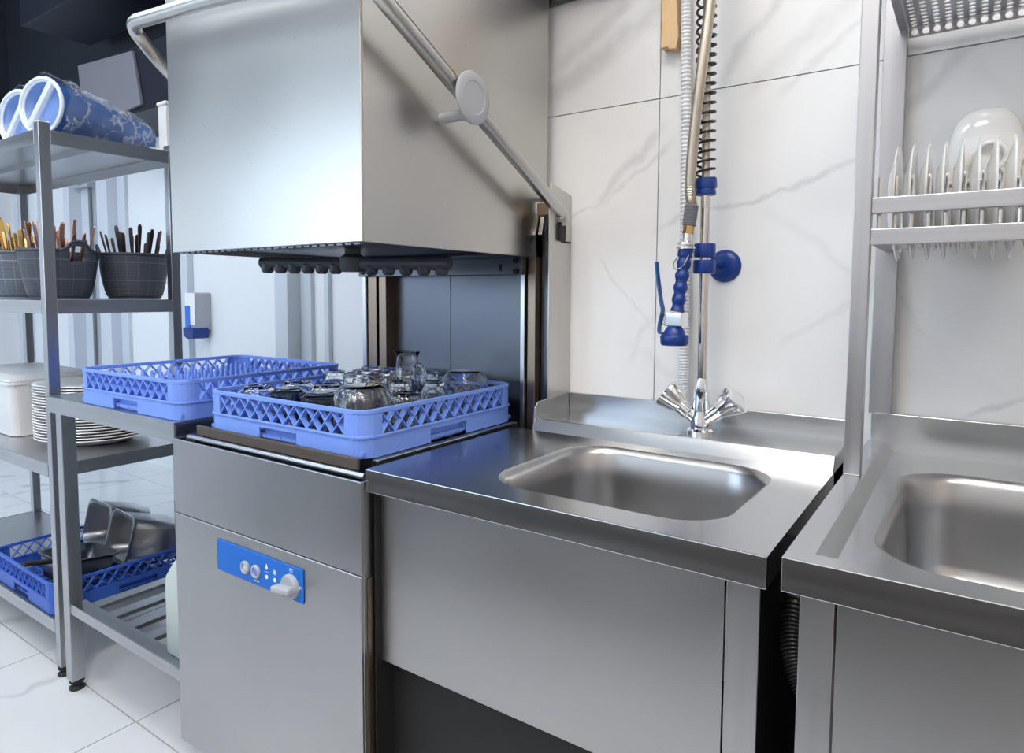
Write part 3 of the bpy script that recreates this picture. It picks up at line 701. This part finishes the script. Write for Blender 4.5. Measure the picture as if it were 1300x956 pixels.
for k, x in enumerate((-2.02, -1.92, -1.82, -1.72, -1.62, -1.52)): obj('slat', B().box(x-.022, x+.022, tby0+.062, tby1-.062, sz-.012, sz), 'cart', tbl, .0015)

# canister on the slats
cn = thing('canister', 'translucent white plastic canister with pale liquid on the slatted shelf', 'canister', (-1.532, .885, sz))
cx, cy = -1.541, .885
def can_ring(z, sx, sy, r): return [(p[0], p[1], z) for p in rrect(cx-sx, cx+sx, cy-sy, cy+sy, r, 5)]
obj('canister_body', B().loops([can_ring(sz+.001, .064, .056, .02)]+[can_ring(sz+z, a, b_, r) for z, a, b_, r in ((.006, .070, .062, .022), (.165, .070, .062, .022), (.195, .067, .06, .02), (.225, .052, .05, .018), (.24, .045, .04, .016), (.25, .02, .02, .014), (.258, .018, .018, .013))], True, True), 'canister', cn, sharp=60)
obj('liquid', B().loops([can_ring(sz+.004, .062, .054, .018), can_ring(sz+.01, .068, .0605, .02), can_ring(sz+.145, .068, .0605, .02)], True, True), 'liquid', cn, sharp=60)
obj('cap', B().lathe([(.02, 0), (.02, .02), (.018, .022), (0, .022)], (cx, cy, sz+.256), 20), 'white', cn)

# ------------------------------------------------------------------ dish racks
def dish_rack(name, label, loc, rz, mat, pegs=False, sc=(1, 1, 1)):
    t = thing(name, label, 'dish rack', (0, 0, 0), 'blue dish racks')
    W = .25; r = .038; H_ = .098
    def per(w, rr=r, n=6): return rrect(-w, w, -w, w, rr, n)
    n = 6; o = per(W)
    # lower band, notched in the middle of each side for the hand slot
    lb = B(); a, hw = .037, .06
    for s in range(4):
        q = R(90*s); ca, sa_ = math.cos(q), math.sin(q)
        rot = lambda p: (p[0]*ca-p[1]*sa_, p[0]*sa_+p[1]*ca)
        corner = [rot((W-r+r*math.cos(R(-90+90*i/n)), -W+r+r*math.sin(R(-90+90*i/n)))) for i in range(n+1)]
        lb.wall([rot((hw, -W))]+corner+[rot((W, -hw))], .004, 0, .042)
        lb.wall([rot((-hw, -W)), rot((hw, -W))], .004, .030, .042)
        lb.wall([rot((-hw-.002, -W+.014)), rot((hw+.002, -W+.014))], .003, 0, .038)
        lb.box(*[min(rot((-hw, -W))[0], rot((hw, -W+.014))[0]), max(rot((-hw, -W))[0], rot((hw, -W+.014))[0]), min(rot((-hw, -W))[1], rot((hw, -W+.014))[1]), max(rot((-hw, -W))[1], rot((hw, -W+.014))[1]), .029, .031])
    lb.wall(per(W+.0025), .006, .040, .045, True)
    obj('lower_band', lb, mat, t, .0012)
    obj('rim', B().wall(per(W+.001), .008, H_-.010, H_, True), mat, t, .002)
    for s in range(4):
        q = R(90*s); ca, sa_ = math.cos(q), math.sin(q)
        rot = lambda p: (p[0]*ca-p[1]*sa_, p[0]*sa_+p[1]*ca)
        corner = [rot((W-r-.012, -W))]+[rot((W-r+r*math.cos(R(-90+90*i/n)), -W+r+r*math.sin(R(-90+90*i/n)))) for i in range(n+1)]+[rot((W, -W+r+.012))]
        obj('corner_post', B().wall(corner, .004, .044, H_-.008), mat, t)
        lat = B(); x0, x1 = -W+r+.012, W-r-.012; zb, zt = .044, H_-.009; nb = 11; pit = (x1-x0)/nb; run = pit
        e = lambda x, z, d_: Vector((*rot((x, -W+d_)), z))
        for dirn in (1, -1):
            for k in range(-2, nb+3):
                xa, za, xb, zb2 = x0+pit*k, zb, x0+pit*k+run*dirn, zt
                # clip to the panel
                def clip(xa, za, xb, zb2):
                    if xb == xa: return None
                    f = lambda x: za+(zb2-za)*(x-xa)/(xb-xa)
                    A, C = (xa, za), (xb, zb2)
                    pts = []
                    for (x, z) in (A, C):
                        if x < x0: x, z = x0, f(x0)
                        if x > x1: x, z = x1, f(x1)
                        pts.append((x, z))
                    if abs(pts[0][0]-pts[1][0]) < .002: return None
                    return pts
                cl = clip(xa, za, xb, zb2)
                if cl is None: continue
                p, q2 = cl; P0, P1 = e(*p, .0065), e(*q2, .0065); m = (P0+P1)/2; dv = (P1-P0)/2
                nv = (e(0, 0, 1)-e(0, 0, 0)); sv = dv.cross(nv).normalized()
                lat.obox(m, dv, nv*.006, sv*.0011)
        obj('lattice', lat, mat, t)
    g = B(); ng = 10
    for k in range(ng+1):
        c_ = -W+.01+k*(2*W-.02)/ng
        g.box(c_-.0025, c_+.0025, -W+.006, W-.006, .006, .014); g.box(-W+.006, W-.006, c_-.0025, c_+.0025, .006, .0139)
    obj('grid_floor', g, mat, t)
    if pegs:
        pb = B().lathe([(.0055, 0), (.0055, .045), (.0048, .066), (.003, .070), (0, .070)], (0, 0, .012), 8)
        first = None
        for i in range(9):
            for j in range(9):
                if first is None: first = p = obj('peg', pb, mat, t, local=True)
                else: p = dup(first, parent=t)
                p.location = (-.2+.05*i, -.2+.05*j, 0)
    t.location = loc; t.rotation_euler = (0, 0, rz); t.scale = sc; OFF[t.name] = Vector(loc)
    return t
dish_rack('dish_rack', 'blue dish rack full of upturned glasses on the dishwasher', (-1.123, 1.049, .853), R(.6), 'rack', sc=(.965, .965, .91))
dish_rack('dish_rack', 'empty blue peg dish rack on the steel side table', (-1.70, 1.033, tbz+.001), R(1.0), 'rack', True, (.965, .965, .93))

# ------------------------------------------------------------------ glassware in the rack
GZ = .853+.0145
def gob(name, prof, mat, label, cat, group):
    o = obj(name, B().lathe(prof, (0, 0, 0), 24), mat, local=True); return tag(o, label, cat, group)
tum = gob('tumbler', [(.036, 0), (.037, .002), (.033, .045), (.028, .086), (.027, .090), (.021, .0905), (.019, .087), (0, .086), (0, .080), (.024, .080), (.026, .078), (.031, .045), (.034, .002), (.036, 0)], 'glass', 'clear tumbler upside down in the blue dish rack', 'glass', 'upturned tumblers in the rack')
cupg = gob('glass_cup', [(.038, 0), (.039, .003), (.0395, .045), (.036, .066), (.028, .078), (.022, .0795), (.020, .077), (0, .076), (0, .071), (.026, .072), (.033, .064), (.0365, .045), (.036, .003), (.038, 0)], 'glass', 'rounded clear glass cup upside down in the blue dish rack', 'glass', 'upturned glass cups in the rack')
smk = gob('smoked_cup', [(.040, 0), (.041, .003), (.041, .055), (.038, .074), (.026, .081), (.024, .0835), (0, .083), (0, .078), (.024, .077), (.035, .071), (.038, .055), (.038, .003), (.040, 0)], 'smoke', 'dark smoked glass cup upside down in the blue dish rack', 'glass', 'smoked cups in the rack')
bowlg = gob('glass_bowl', [(.056, 0), (.058, .003), (.058, .06), (.053, .088), (.043, .103), (.036, .106), (0, .105), (0, .101), (.037, .1015), (.050, .086), (.055, .06), (.055, .003), (.056, 0)], 'glass', 'large clear glass bowl upside down at the corner of the rack', 'glass bowl', None)
used = set()
def put(o, x, y, rot=0, label=None, z=GZ):
    if o.name in used: o = dup(o)
    used.add(o.name); o.location = (x, y, z); o.rotation_euler = (0, 0, rot); OFF[o.name] = Vector((x, y, z))
    if label: o['label'] = label
    return o
placed = [(-1.075, 1.13, .037), (-1.03, 1.13, .018)]      # jug and its handle
def seat(o, x, y, r, label=None): placed.append((x, y, r)); return put(o, x, y, label=label)
seat(bowlg, -.966, .890, .0595); seat(bowlg, -.966, 1.205, .0595, 'large clear glass bowl upside down behind the upturned tumblers')
for x in (-1.083, -1.187): seat(smk, x, .884, .0515)
for x, y in ((-1.291, .884), (-1.291, .989), (-1.187, .989), (-1.083, .989), (-.958, 1.004)): seat(cupg, x, y, .0515)
for j in range(80):                                           # tumblers fill what is left, back row first
    for i in range(95):
        x, y = -1.308+.004*i, 1.236-.004*j
        if x > -.938 or y < .868: continue
        if all(math.hypot(x-p, y-q) >= r+.0333 for p, q, r in placed): seat(tum, x, y, .0333).scale = (.88, .88, 1)
# handles on the cups
for o in [q for q in bpy.data.objects if q.name.startswith(('glass_cup', 'smoked_cup')) and q.parent is None]:
    mt = 'glass' if o.name.startswith('glass') else 'smoke'
    h = obj('handle', B().tube(spline([(.037, 0, .05), (.045, 0, .049), (.0475, 0, .032), (.045, 0, .015), (.0375, 0, .013)], 5), .0032, 8), mt, local=True)
    h.parent = o; o.rotation_euler = (0, 0, rnd.uniform(.9, 2.4))
jg = thing('glass_jug', 'small clear glass jug with handle standing above the upturned glasses', 'jug', (-1.075, 1.13, GZ))
jx, jy = -1.075, 1.13
JB = GZ+.062
def jring(z, r, lipf=0): return [(jx+(r+lipf*max(0, math.cos(a-math.pi))**6)*math.cos(a), jy+(r+lipf*max(0, math.cos(a-math.pi))**6)*math.sin(a), z) for a in np.linspace(0, 2*math.pi, 32, endpoint=False)]
jo = obj('jug_body', B().loops([jring(GZ+.002, .001), jring(GZ+.002, .030), jring(GZ+.008, .034), jring(GZ+.05, .033), jring(GZ+.11, .0265), jring(GZ+.135, .024), jring(GZ+.148, .029, .010), jring(GZ+.150, .030, .011),
    jring(GZ+.148, .027, .010), jring(GZ+.135, .0215), jring(GZ+.11, .024), jring(GZ+.05, .0305), jring(GZ+.012, .031), jring(GZ+.010, .001)], True), 'glass', jg, sharp=70)
obj('handle', B().tube(spline([(jx+.024, jy, GZ+.118), (jx+.042, jy, GZ+.120), (jx+.055, jy, GZ+.10), (jx+.055, jy, GZ+.075), (jx+.045, jy, GZ+.05), (jx+.031, jy, GZ+.045)], 6), .0045, 10), 'glass', jg)

# ------------------------------------------------------------------ four-tier shelf trolley
KX0, KX1, KY0, KY1 = -3.43, -2.19, .815, 1.215
kt = thing('shelf_trolley', 'four-tier stainless steel shelving unit left of the side table', 'shelf unit', (-2.8, 1.0, 0))
for x in (KX0, KX1-.03):
    for y in (KY0, KY1-.03):
        lg = obj('post', B().box(x, x+.03, y, y+.03, .03, 1.632), 'cart', kt, .0015)
        obj('rubber_foot', B().lathe([(0, 0), (.018, 0), (.019, .006), (.011, .012), (.011, .018), (.017, .02), (.017, .03), (0, .03)], (x+.015, y+.015, 0), 16), 'rubber', lg)
        obj('end_cap', B().box(x+.001, x+.029, y+.001, y+.029, 1.632, 1.635), 'white', lg)
SHZ = (.170, .645, 1.127, 1.612)
for z in SHZ:
    b = B().box(KX0+.004, KX1-.004, KY0+.004, KY1-.004, z-.004, z-.001)
    e = .040
    for y in (KY0-.001, KY1-.002): b.box(KX0+.03, KX1-.03, y, y+.003, z-e, z)
    for x in (KX0-.001, KX1-.002): b.box(x, x+.003, KY0+.03, KY1-.03, z-e, z)
    sh = obj('shelf', b, 'cart', kt, .001)
    obj('stiffener', B().box(KX0+.03, KX1-.03, 1.0, 1.03, z-.02, z-.004), 'cart', sh)

# woven baskets with cutlery
def basket(x, y, mat, hang, label):
    t = thing('cutlery_basket', label, 'basket', (x, y, SHZ[2]+.0035), 'grey cutlery baskets')
    nA, nZ = 64, 14; Hh = .145; b = B(); vs = []; hole = set()
    for j in range(nZ+1):
        for i in range(nA):
            a = 2*math.pi*i/nA; f = j/nZ
            rr = .076+.031*(f**.55)
            dh = min(abs((a-h+math.pi) % (2*math.pi)-math.pi) for h in (hang, hang+math.pi))
            up_ = .028*math.exp(-(dh/.30)**4)
            z = Hh*f+(up_*max(0, (f-.55)/.45) if f > .55 else 0)
            vs.append((rr*math.cos(a), rr*math.sin(a), z))
    fs = []
    for j in range(nZ):
        for i in range(nA):
            a = 2*math.pi*(i+.5)/nA; dh = min(abs((a-h+math.pi) % (2*math.pi)-math.pi) for h in (hang, hang+math.pi))
            if dh < .27 and j in (10, 11, 12) and not (dh > .2 and j in (10, 12)): continue
            fs.append((j*nA+i, j*nA+(i+1) % nA, (j+1)*nA+(i+1) % nA, (j+1)*nA+i))
    b.add(vs, fs, True); b.lathe([(0, .003), (.078, .003)], (0, 0, 0), nA)
    o = obj('basket_wall', b, mat, t, local=True); o.parent = t
    md = o.modifiers.new('thick', 'SOLIDIFY'); md.thickness = .004; md.offset = -1
    top = []
    for i in range(nA):
        a = 2*math.pi*i/nA; dh = min(abs((a-h+math.pi) % (2*math.pi)-math.pi) for h in (hang, hang+math.pi))
        top.append((.1068*math.cos(a), .1068*math.sin(a), Hh+.028*math.exp(-(dh/.30)**4)))
    obj('rim', B().tube(top, .0042, 8, True), mat, t, local=True)
    return t
def knife(mat, name, label, cat, group):
    b = B(); rg = []
    for z, w_, th in ((0, .003, .001), (.04, .005, .001), (.10, .005, .0012), (.115, .003, .002), (.13, .0033, .0022), (.19, .0058, .0025), (.203, .0058, .002), (.209, .003, .0015)):
        rg.append([(w_*i, th*j, z) for i, j in ((-1, -1), (1, -1), (1, 1), (-1, 1))])
    b.loops([rg[0]]+rg, False, True); return tag(obj(name, b, mat, local=True, bev=.0008), label, cat, group)
def spoon(mat, name, label, cat, group, ladle=False):
    b = B(); rg = []
    for z, w_, th in ((0, .008, .0015), (.02, .0085, .0015), (.12, .004, .002), (.175, .0035, .002)):
        rg.append([(w_*i, th*j, z) for i, j in ((-1, -1), (1, -1), (1, 1), (-1, 1))])
    b.loops(rg, False)
    if ladle: b.ball((0, .006, .198), .024, .02, .026)
    else: b.ball((0, .002, .205), .021, .005, .034)
    return tag(obj(name, b, mat, local=True), label, cat, group)
B1 = basket(-2.335, 1.098, 'basket', R(70), 'charcoal basket of dark cutlery beside the rear post of the shelf unit')
B2 = basket(-2.322, .948, 'basket', R(8), 'charcoal basket crammed with bronze cutlery behind the front post')
# keep the two nearest baskets clear of one another
B1.location = (-2.338, 1.137, SHZ[2]+.0035); B2.location = (-2.335, .910, SHZ[2]+.0035)
B3 = basket(-2.566, .905, 'basket_l', R(5), 'slate grey basket holding gold spoons and a round ladle')
B4 = basket(-2.80, .93, 'basket_l', R(5), 'slate grey basket next to the gold spoons basket')
k1 = knife('cutlery', 'table_knife', 'dark bronze table knife sticking up from the cutlery basket by the rear post', 'cutlery', 'dark knives in the rear basket')
k2 = knife('copper', 'table_knife', 'coppery table knife standing in the crammed cutlery basket', 'cutlery', 'coppery knives in the crammed basket')
sp = spoon('gold', 'serving_spoon', 'gold serving spoon standing in the slate grey basket', 'spoon', 'gold spoons in the grey basket')
kg = knife('gold', 'gold_fork_handle', 'thin gold cutlery handle standing among the gold spoons', 'cutlery', 'gold cutlery handles')
ld = spoon('copper', 'ladle', 'round coppery ladle standing among the gold spoons', 'ladle', None, True)
kd = knife('cutlery', 'table_knife', 'dark cutlery handle in the slate grey basket next to the gold spoons', 'cutlery', 'dark cutlery in the far grey basket')
def fan(bsk, protos):      # cutlery splayed outwards from the middle of a basket
    n = len(protos)
    for k, proto in enumerate(protos):
        o = proto if proto.name not in used else dup(proto)
        used.add(o.name)
        a = 2*math.pi*k*.381966; top = .012+.072*math.sqrt((k+.5)/n); bot = top*.62
        d_ = Vector(((top-bot)*math.cos(a), (top-bot)*math.sin(a), .14)).normalized()
        o.location = (bsk.location.x+bot*math.cos(a), bsk.location.y+bot*math.sin(a), bsk.location.z+.009)
        o.rotation_mode = 'XYZ'; o.rotation_euler = (Matrix.Rotation(0, 3, 'Z') @ d_.to_track_quat('Z', 'Y').to_matrix()).to_euler()
        if proto is not ld: o.scale = (1, 1, rnd.uniform(.86, 1.14))
fan(B1, [k1]*22); fan(B2, [k2]*26)
mix_ = [kg]*18
for q in (8, 12, 15): mix_[q] = sp
mix_[14] = ld
fan(B3, mix_); fan(B4, [kd]*8)

# lower shelf: platters and a white bin
PLX, PLY = -2.465, 1.045
pl = obj('platter', B().lathe([(0, 0), (.115, 0), (.12, .003), (.148, .014), (.175, .0215), (.177, .0225), (.175, .0250), (.148, .0195), (.115, .0055), (0, .0045)], (0, 0, 0), 48, 'z', 1, .86), 'china', local=True)
tag(pl, 'large white platter in the stack on the shelf behind the table leg', 'platter', 'stack of white platters')
for k in range(20):
    o = pl if k == 0 else dup(pl)
    o.location = (PLX+rnd.uniform(-.001, .001), PLY+rnd.uniform(-.001, .001), SHZ[1]+.0003+k*.0094); o.rotation_euler = (0, 0, R(35+rnd.uniform(-.5, .5)))
bn = thing('plastic_bin', 'white rectangular plastic bin beside the platter stack', 'bin', (-3.0, 1.02, SHZ[1]))
def br_(x0, x1, y0, y1, z): return rrect(x0, x1, y0, y1, .03, 5, z)
obj('bin_body', B().loops([br_(-3.22, -2.72, .90, 1.17, SHZ[1]+.001), br_(-3.24, -2.70, .885, 1.185, SHZ[1]+.19), br_(-3.235, -2.705, .89, 1.18, SHZ[1]+.19), br_(-3.215, -2.725, .905, 1.165, SHZ[1]+.006)], False, True), 'white', bn, sharp=50)
obj('bin_rim', B().wall(rrect(-3.247, -2.693, .878, 1.192, .034, 5), .010, SHZ[1]+.185, SHZ[1]+.194, True), 'white', bn)
obj('lid', B().loops([br_(-3.24, -2.70, .885, 1.185, SHZ[1]+.195), br_(-3.24, -2.70, .885, 1.185, SHZ[1]+.201), br_(-3.20, -2.74, .92, 1.15, SHZ[1]+.214)], False, True), 'white', bn)

# bottom shelf: blue rack with pans
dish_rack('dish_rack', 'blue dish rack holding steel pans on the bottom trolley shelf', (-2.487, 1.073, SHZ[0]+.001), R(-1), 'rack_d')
def pan(loc, rot, label, dx, dy, dz, mat='steel', handle=False):
    t = thing('steel_pan', label, 'pan', loc); t.rotation_euler = rot
    rg = []
    for a, z in ((0, 0), (.012, dz), (.020, dz+.001), (.020, dz-.003)): rg.append(rrect(-dx-a, dx+a, -dy-a, dy+a, .022+a*.5, 5, z))
    b = B().loops([rg[1], rg[0]], True, True); b.loops([rg[1], rg[2], rg[3]], False)
    o = obj('pan_body', b, mat, t, local=True, sharp=50); md = o.modifiers.new('thick', 'SOLIDIFY'); md.thickness = .0015
    if handle: obj('handle', B().obox((dx*.2, -dy-.057, dz-.006), (.014, 0, 0), (0, .042, -.003), (0, 0, .006)), 'rubber', t, .004, local=True)
    return t
pan((-2.372, 1.245, SHZ[0]+.098), (R(76), R(0), R(-6)), 'steel gastronorm pan lying on its side with its opening towards the posts', .078, .062, .17, 'cart')
pan((-2.612, 1.255, SHZ[0]+.098), (R(78), R(0), R(-2)), 'steel gastronorm pan lying beside the black handled pan, close to the trolley rear', .078, .062, .15, 'cart')
pan((-2.43, .962, SHZ[0]+.036), (R(-8), R(0), R(4)), 'dark steel pan with a black handle over the rack rim', .075, .075, .075, 'dark_steel', True)

# top shelf: wrapped plastic containers
TZ4 = SHZ[3]
def bundle(x, y, ang, L, r0, r1, label):
    t = thing('container_bundle', label, 'packaging', (x, y, TZ4)); ca, sa_ = math.cos(ang), math.sin(ang)
    P = lambda s, u, v: (x+ca*s-sa_*u, y+sa_*s+ca*u, TZ4+.006+v)
    n = 40; rg = []
    for k in range(61):
        s = L*k/60; r_ = r0+(r1-r0)*k/60; w_ = r_*(1+.012*(k % 2))
        rg.append([P(s, w_*1.12*math.cos(a), r_+w_*math.sin(a)*.98) for a in np.linspace(0, 2*math.pi, n, endpoint=False)])
    obj('nested_containers', B().loops(rg, True), 'cups', t, sharp=30)
    inn = [[P(q, f*r0*1.12*math.cos(a), r0+f*r0*.98*math.sin(a)) for a in np.linspace(0, 2*math.pi, n, endpoint=False)] for q, f in ((0, 1), (-.004, .97), (-.002, .92), (.03, .86), (.05, .8), (.05, .01))]
    obj('open_end', B().loops(inn, True), plain('pale_blue_inside', (.30, .46, .82), .25), t, sharp=60)
    rim = lambda f, q: [P(q, f*r0*1.12*math.cos(a), r0+f*r0*.98*math.sin(a)) for a in np.linspace(0, 2*math.pi, n, endpoint=False)]
    obj('container_rim', B().tube(rim(.97, -.004), .006, 8, True), 'cup_rim', t)
    obj('container_rim', B().tube(rim(.90, .0), .004, 8, True), 'cup_rim', t)
    obj('divider', B().tube([P(-.002, -r0*.62, r0*1.75), P(-.003, r0*.0, r0*1.02), P(-.002, r0*.62, r0*.35)], .012, 8), 'cup_rim', t)
    rg = []
    for k in range(33):
        s = .004+(L+.026)*k/32; f = 1; g_ = min(1, max(0, (L+.03-s)/.05))
        rr = (r0+(r1-r0)*max(0, min(1, s/L))+.010)*(f**.5)*(g_**.5)+.003
        ring_ = []
        for i in range(n):
            a = 2*math.pi*i/n; wv_ = rr*(1+.05*math.sin(5*a+s*60)+.04*math.sin(9*a-s*90)+.03*math.sin(31*s*4+3*a))
            ring_.append(P(s, wv_*1.14*math.cos(a), max(-.004, r0*(1-.0)+(r1-r0)*max(0, min(1, s/L))+wv_*math.sin(a))))
        rg.append(ring_)
    obj('wrap_film', B().loops(rg, True), 'film', t, sharp=180)
    return t
bundle(-2.305, .872, R(103), .34, .084, .052, 'clear-wrapped bundle of blue plastic containers lying on the top shelf')
bundle(-2.56, .90, R(100), .26, .09, .08, 'wrapped bundle of pale containers behind the tapering blue one')
tr = thing('plastic_tray', 'white plastic tray standing at the rear of the top shelf', 'tray', (-2.25, 1.12, TZ4))
obj('tray_body', B().box(-2.275, -2.225, 1.20, 1.212, TZ4+.0005, TZ4+.165).box(-2.275, -2.225, 1.15, 1.20, TZ4+.0005, TZ4+.012), 'white', tr, .002)
obj('tray_rim', B().box(-2.278, -2.22, 1.196, 1.216, TZ4+.160, TZ4+.172), 'white', tr, .003)

# ------------------------------------------------------------------ things on the far wall
dp = thing('soap_dispenser', 'white and blue soap dispenser on the white far wall', 'dispenser', (-3.80, YB, .87))
yb = YB-.001
obj('housing', B().prism([(-3.845, .93), (-3.845, 1.145), (-3.838, 1.152), (-3.752, 1.152), (-3.745, 1.145), (-3.745, .93)], 'y', yb-.10, yb), 'lightgrey', dp, .006)
obj('front_cover', B().box(-3.846, -3.744, yb-.106, yb-.10, .96, 1.15), 'white', dp, .003)
obj('fill_window', B().box(-3.842, -3.790, yb-.109, yb-.1055, .925, 1.075), plain('dispenser_blue', (.02, .16, .70), .3), dp, .002)
obj('push_lever', B().prism([(-3.853, .895), (-3.853, .945), (-3.742, .945), (-3.742, .885), (-3.80, .875)], 'y', yb-.118, yb-.02), 'blue', dp, .004)
tag(obj('wall_bracket_hook', B().box(-6.10, -6.02, YB-.05, YB, 1.02, 1.12).box(-6.09, -6.03, YB-.08, YB-.05, 1.02, 1.06), plain('wall_blue', (.02, .12, .55), .4), bev=.005, at=(-6.06, YB, 1.02)), 'small blue wall fitting on the white far wall', 'fitting')
el = thing('electrical_box', 'pale grey electrical box with conduit on the far wall profile', 'electrical box', (-5.16, 2.2, 1.87))
obj('box_body', B().box(-5.24, -5.04, 2.15, 2.209, 1.875, 1.965), 'lightgrey', el, .01)
obj('box_switch', B().box(-5.16, -5.10, 2.143, 2.15, 1.89, 1.94), 'midgrey', el, .004)
obj('conduit', B().tube([(-5.095, 2.195, 1.88), (-5.095, 2.195, .02)], .012, 10), 'midgrey', el)
vb = thing('ventilation_unit', 'grey box-shaped ventilation unit hung high on the dark wall', 'ventilation unit', (-4.0, 1.95, 2.15))
obj('front_cover', B().prism([(-4.46, 2.50), (-4.40, 2.12), (-3.74, 2.165), (-3.815, 2.46)], 'y', 1.88, 1.90), 'grey_box', vb, .004)
obj('casing', B().prism([(-4.44, 2.50), (-4.38, 2.13), (-3.45, 2.135), (-3.47, 2.48)], 'y', 1.90, 2.255), 'navy', vb, .004)
tag(obj('ventilation_duct', B().box(-4.9, -2.2, 1.75, 2.15, 2.78, 3.02), 'navy', bev=.01, at=(-3.5, 1.95, 2.78)), 'black rectangular duct below the dark ceiling', 'duct')
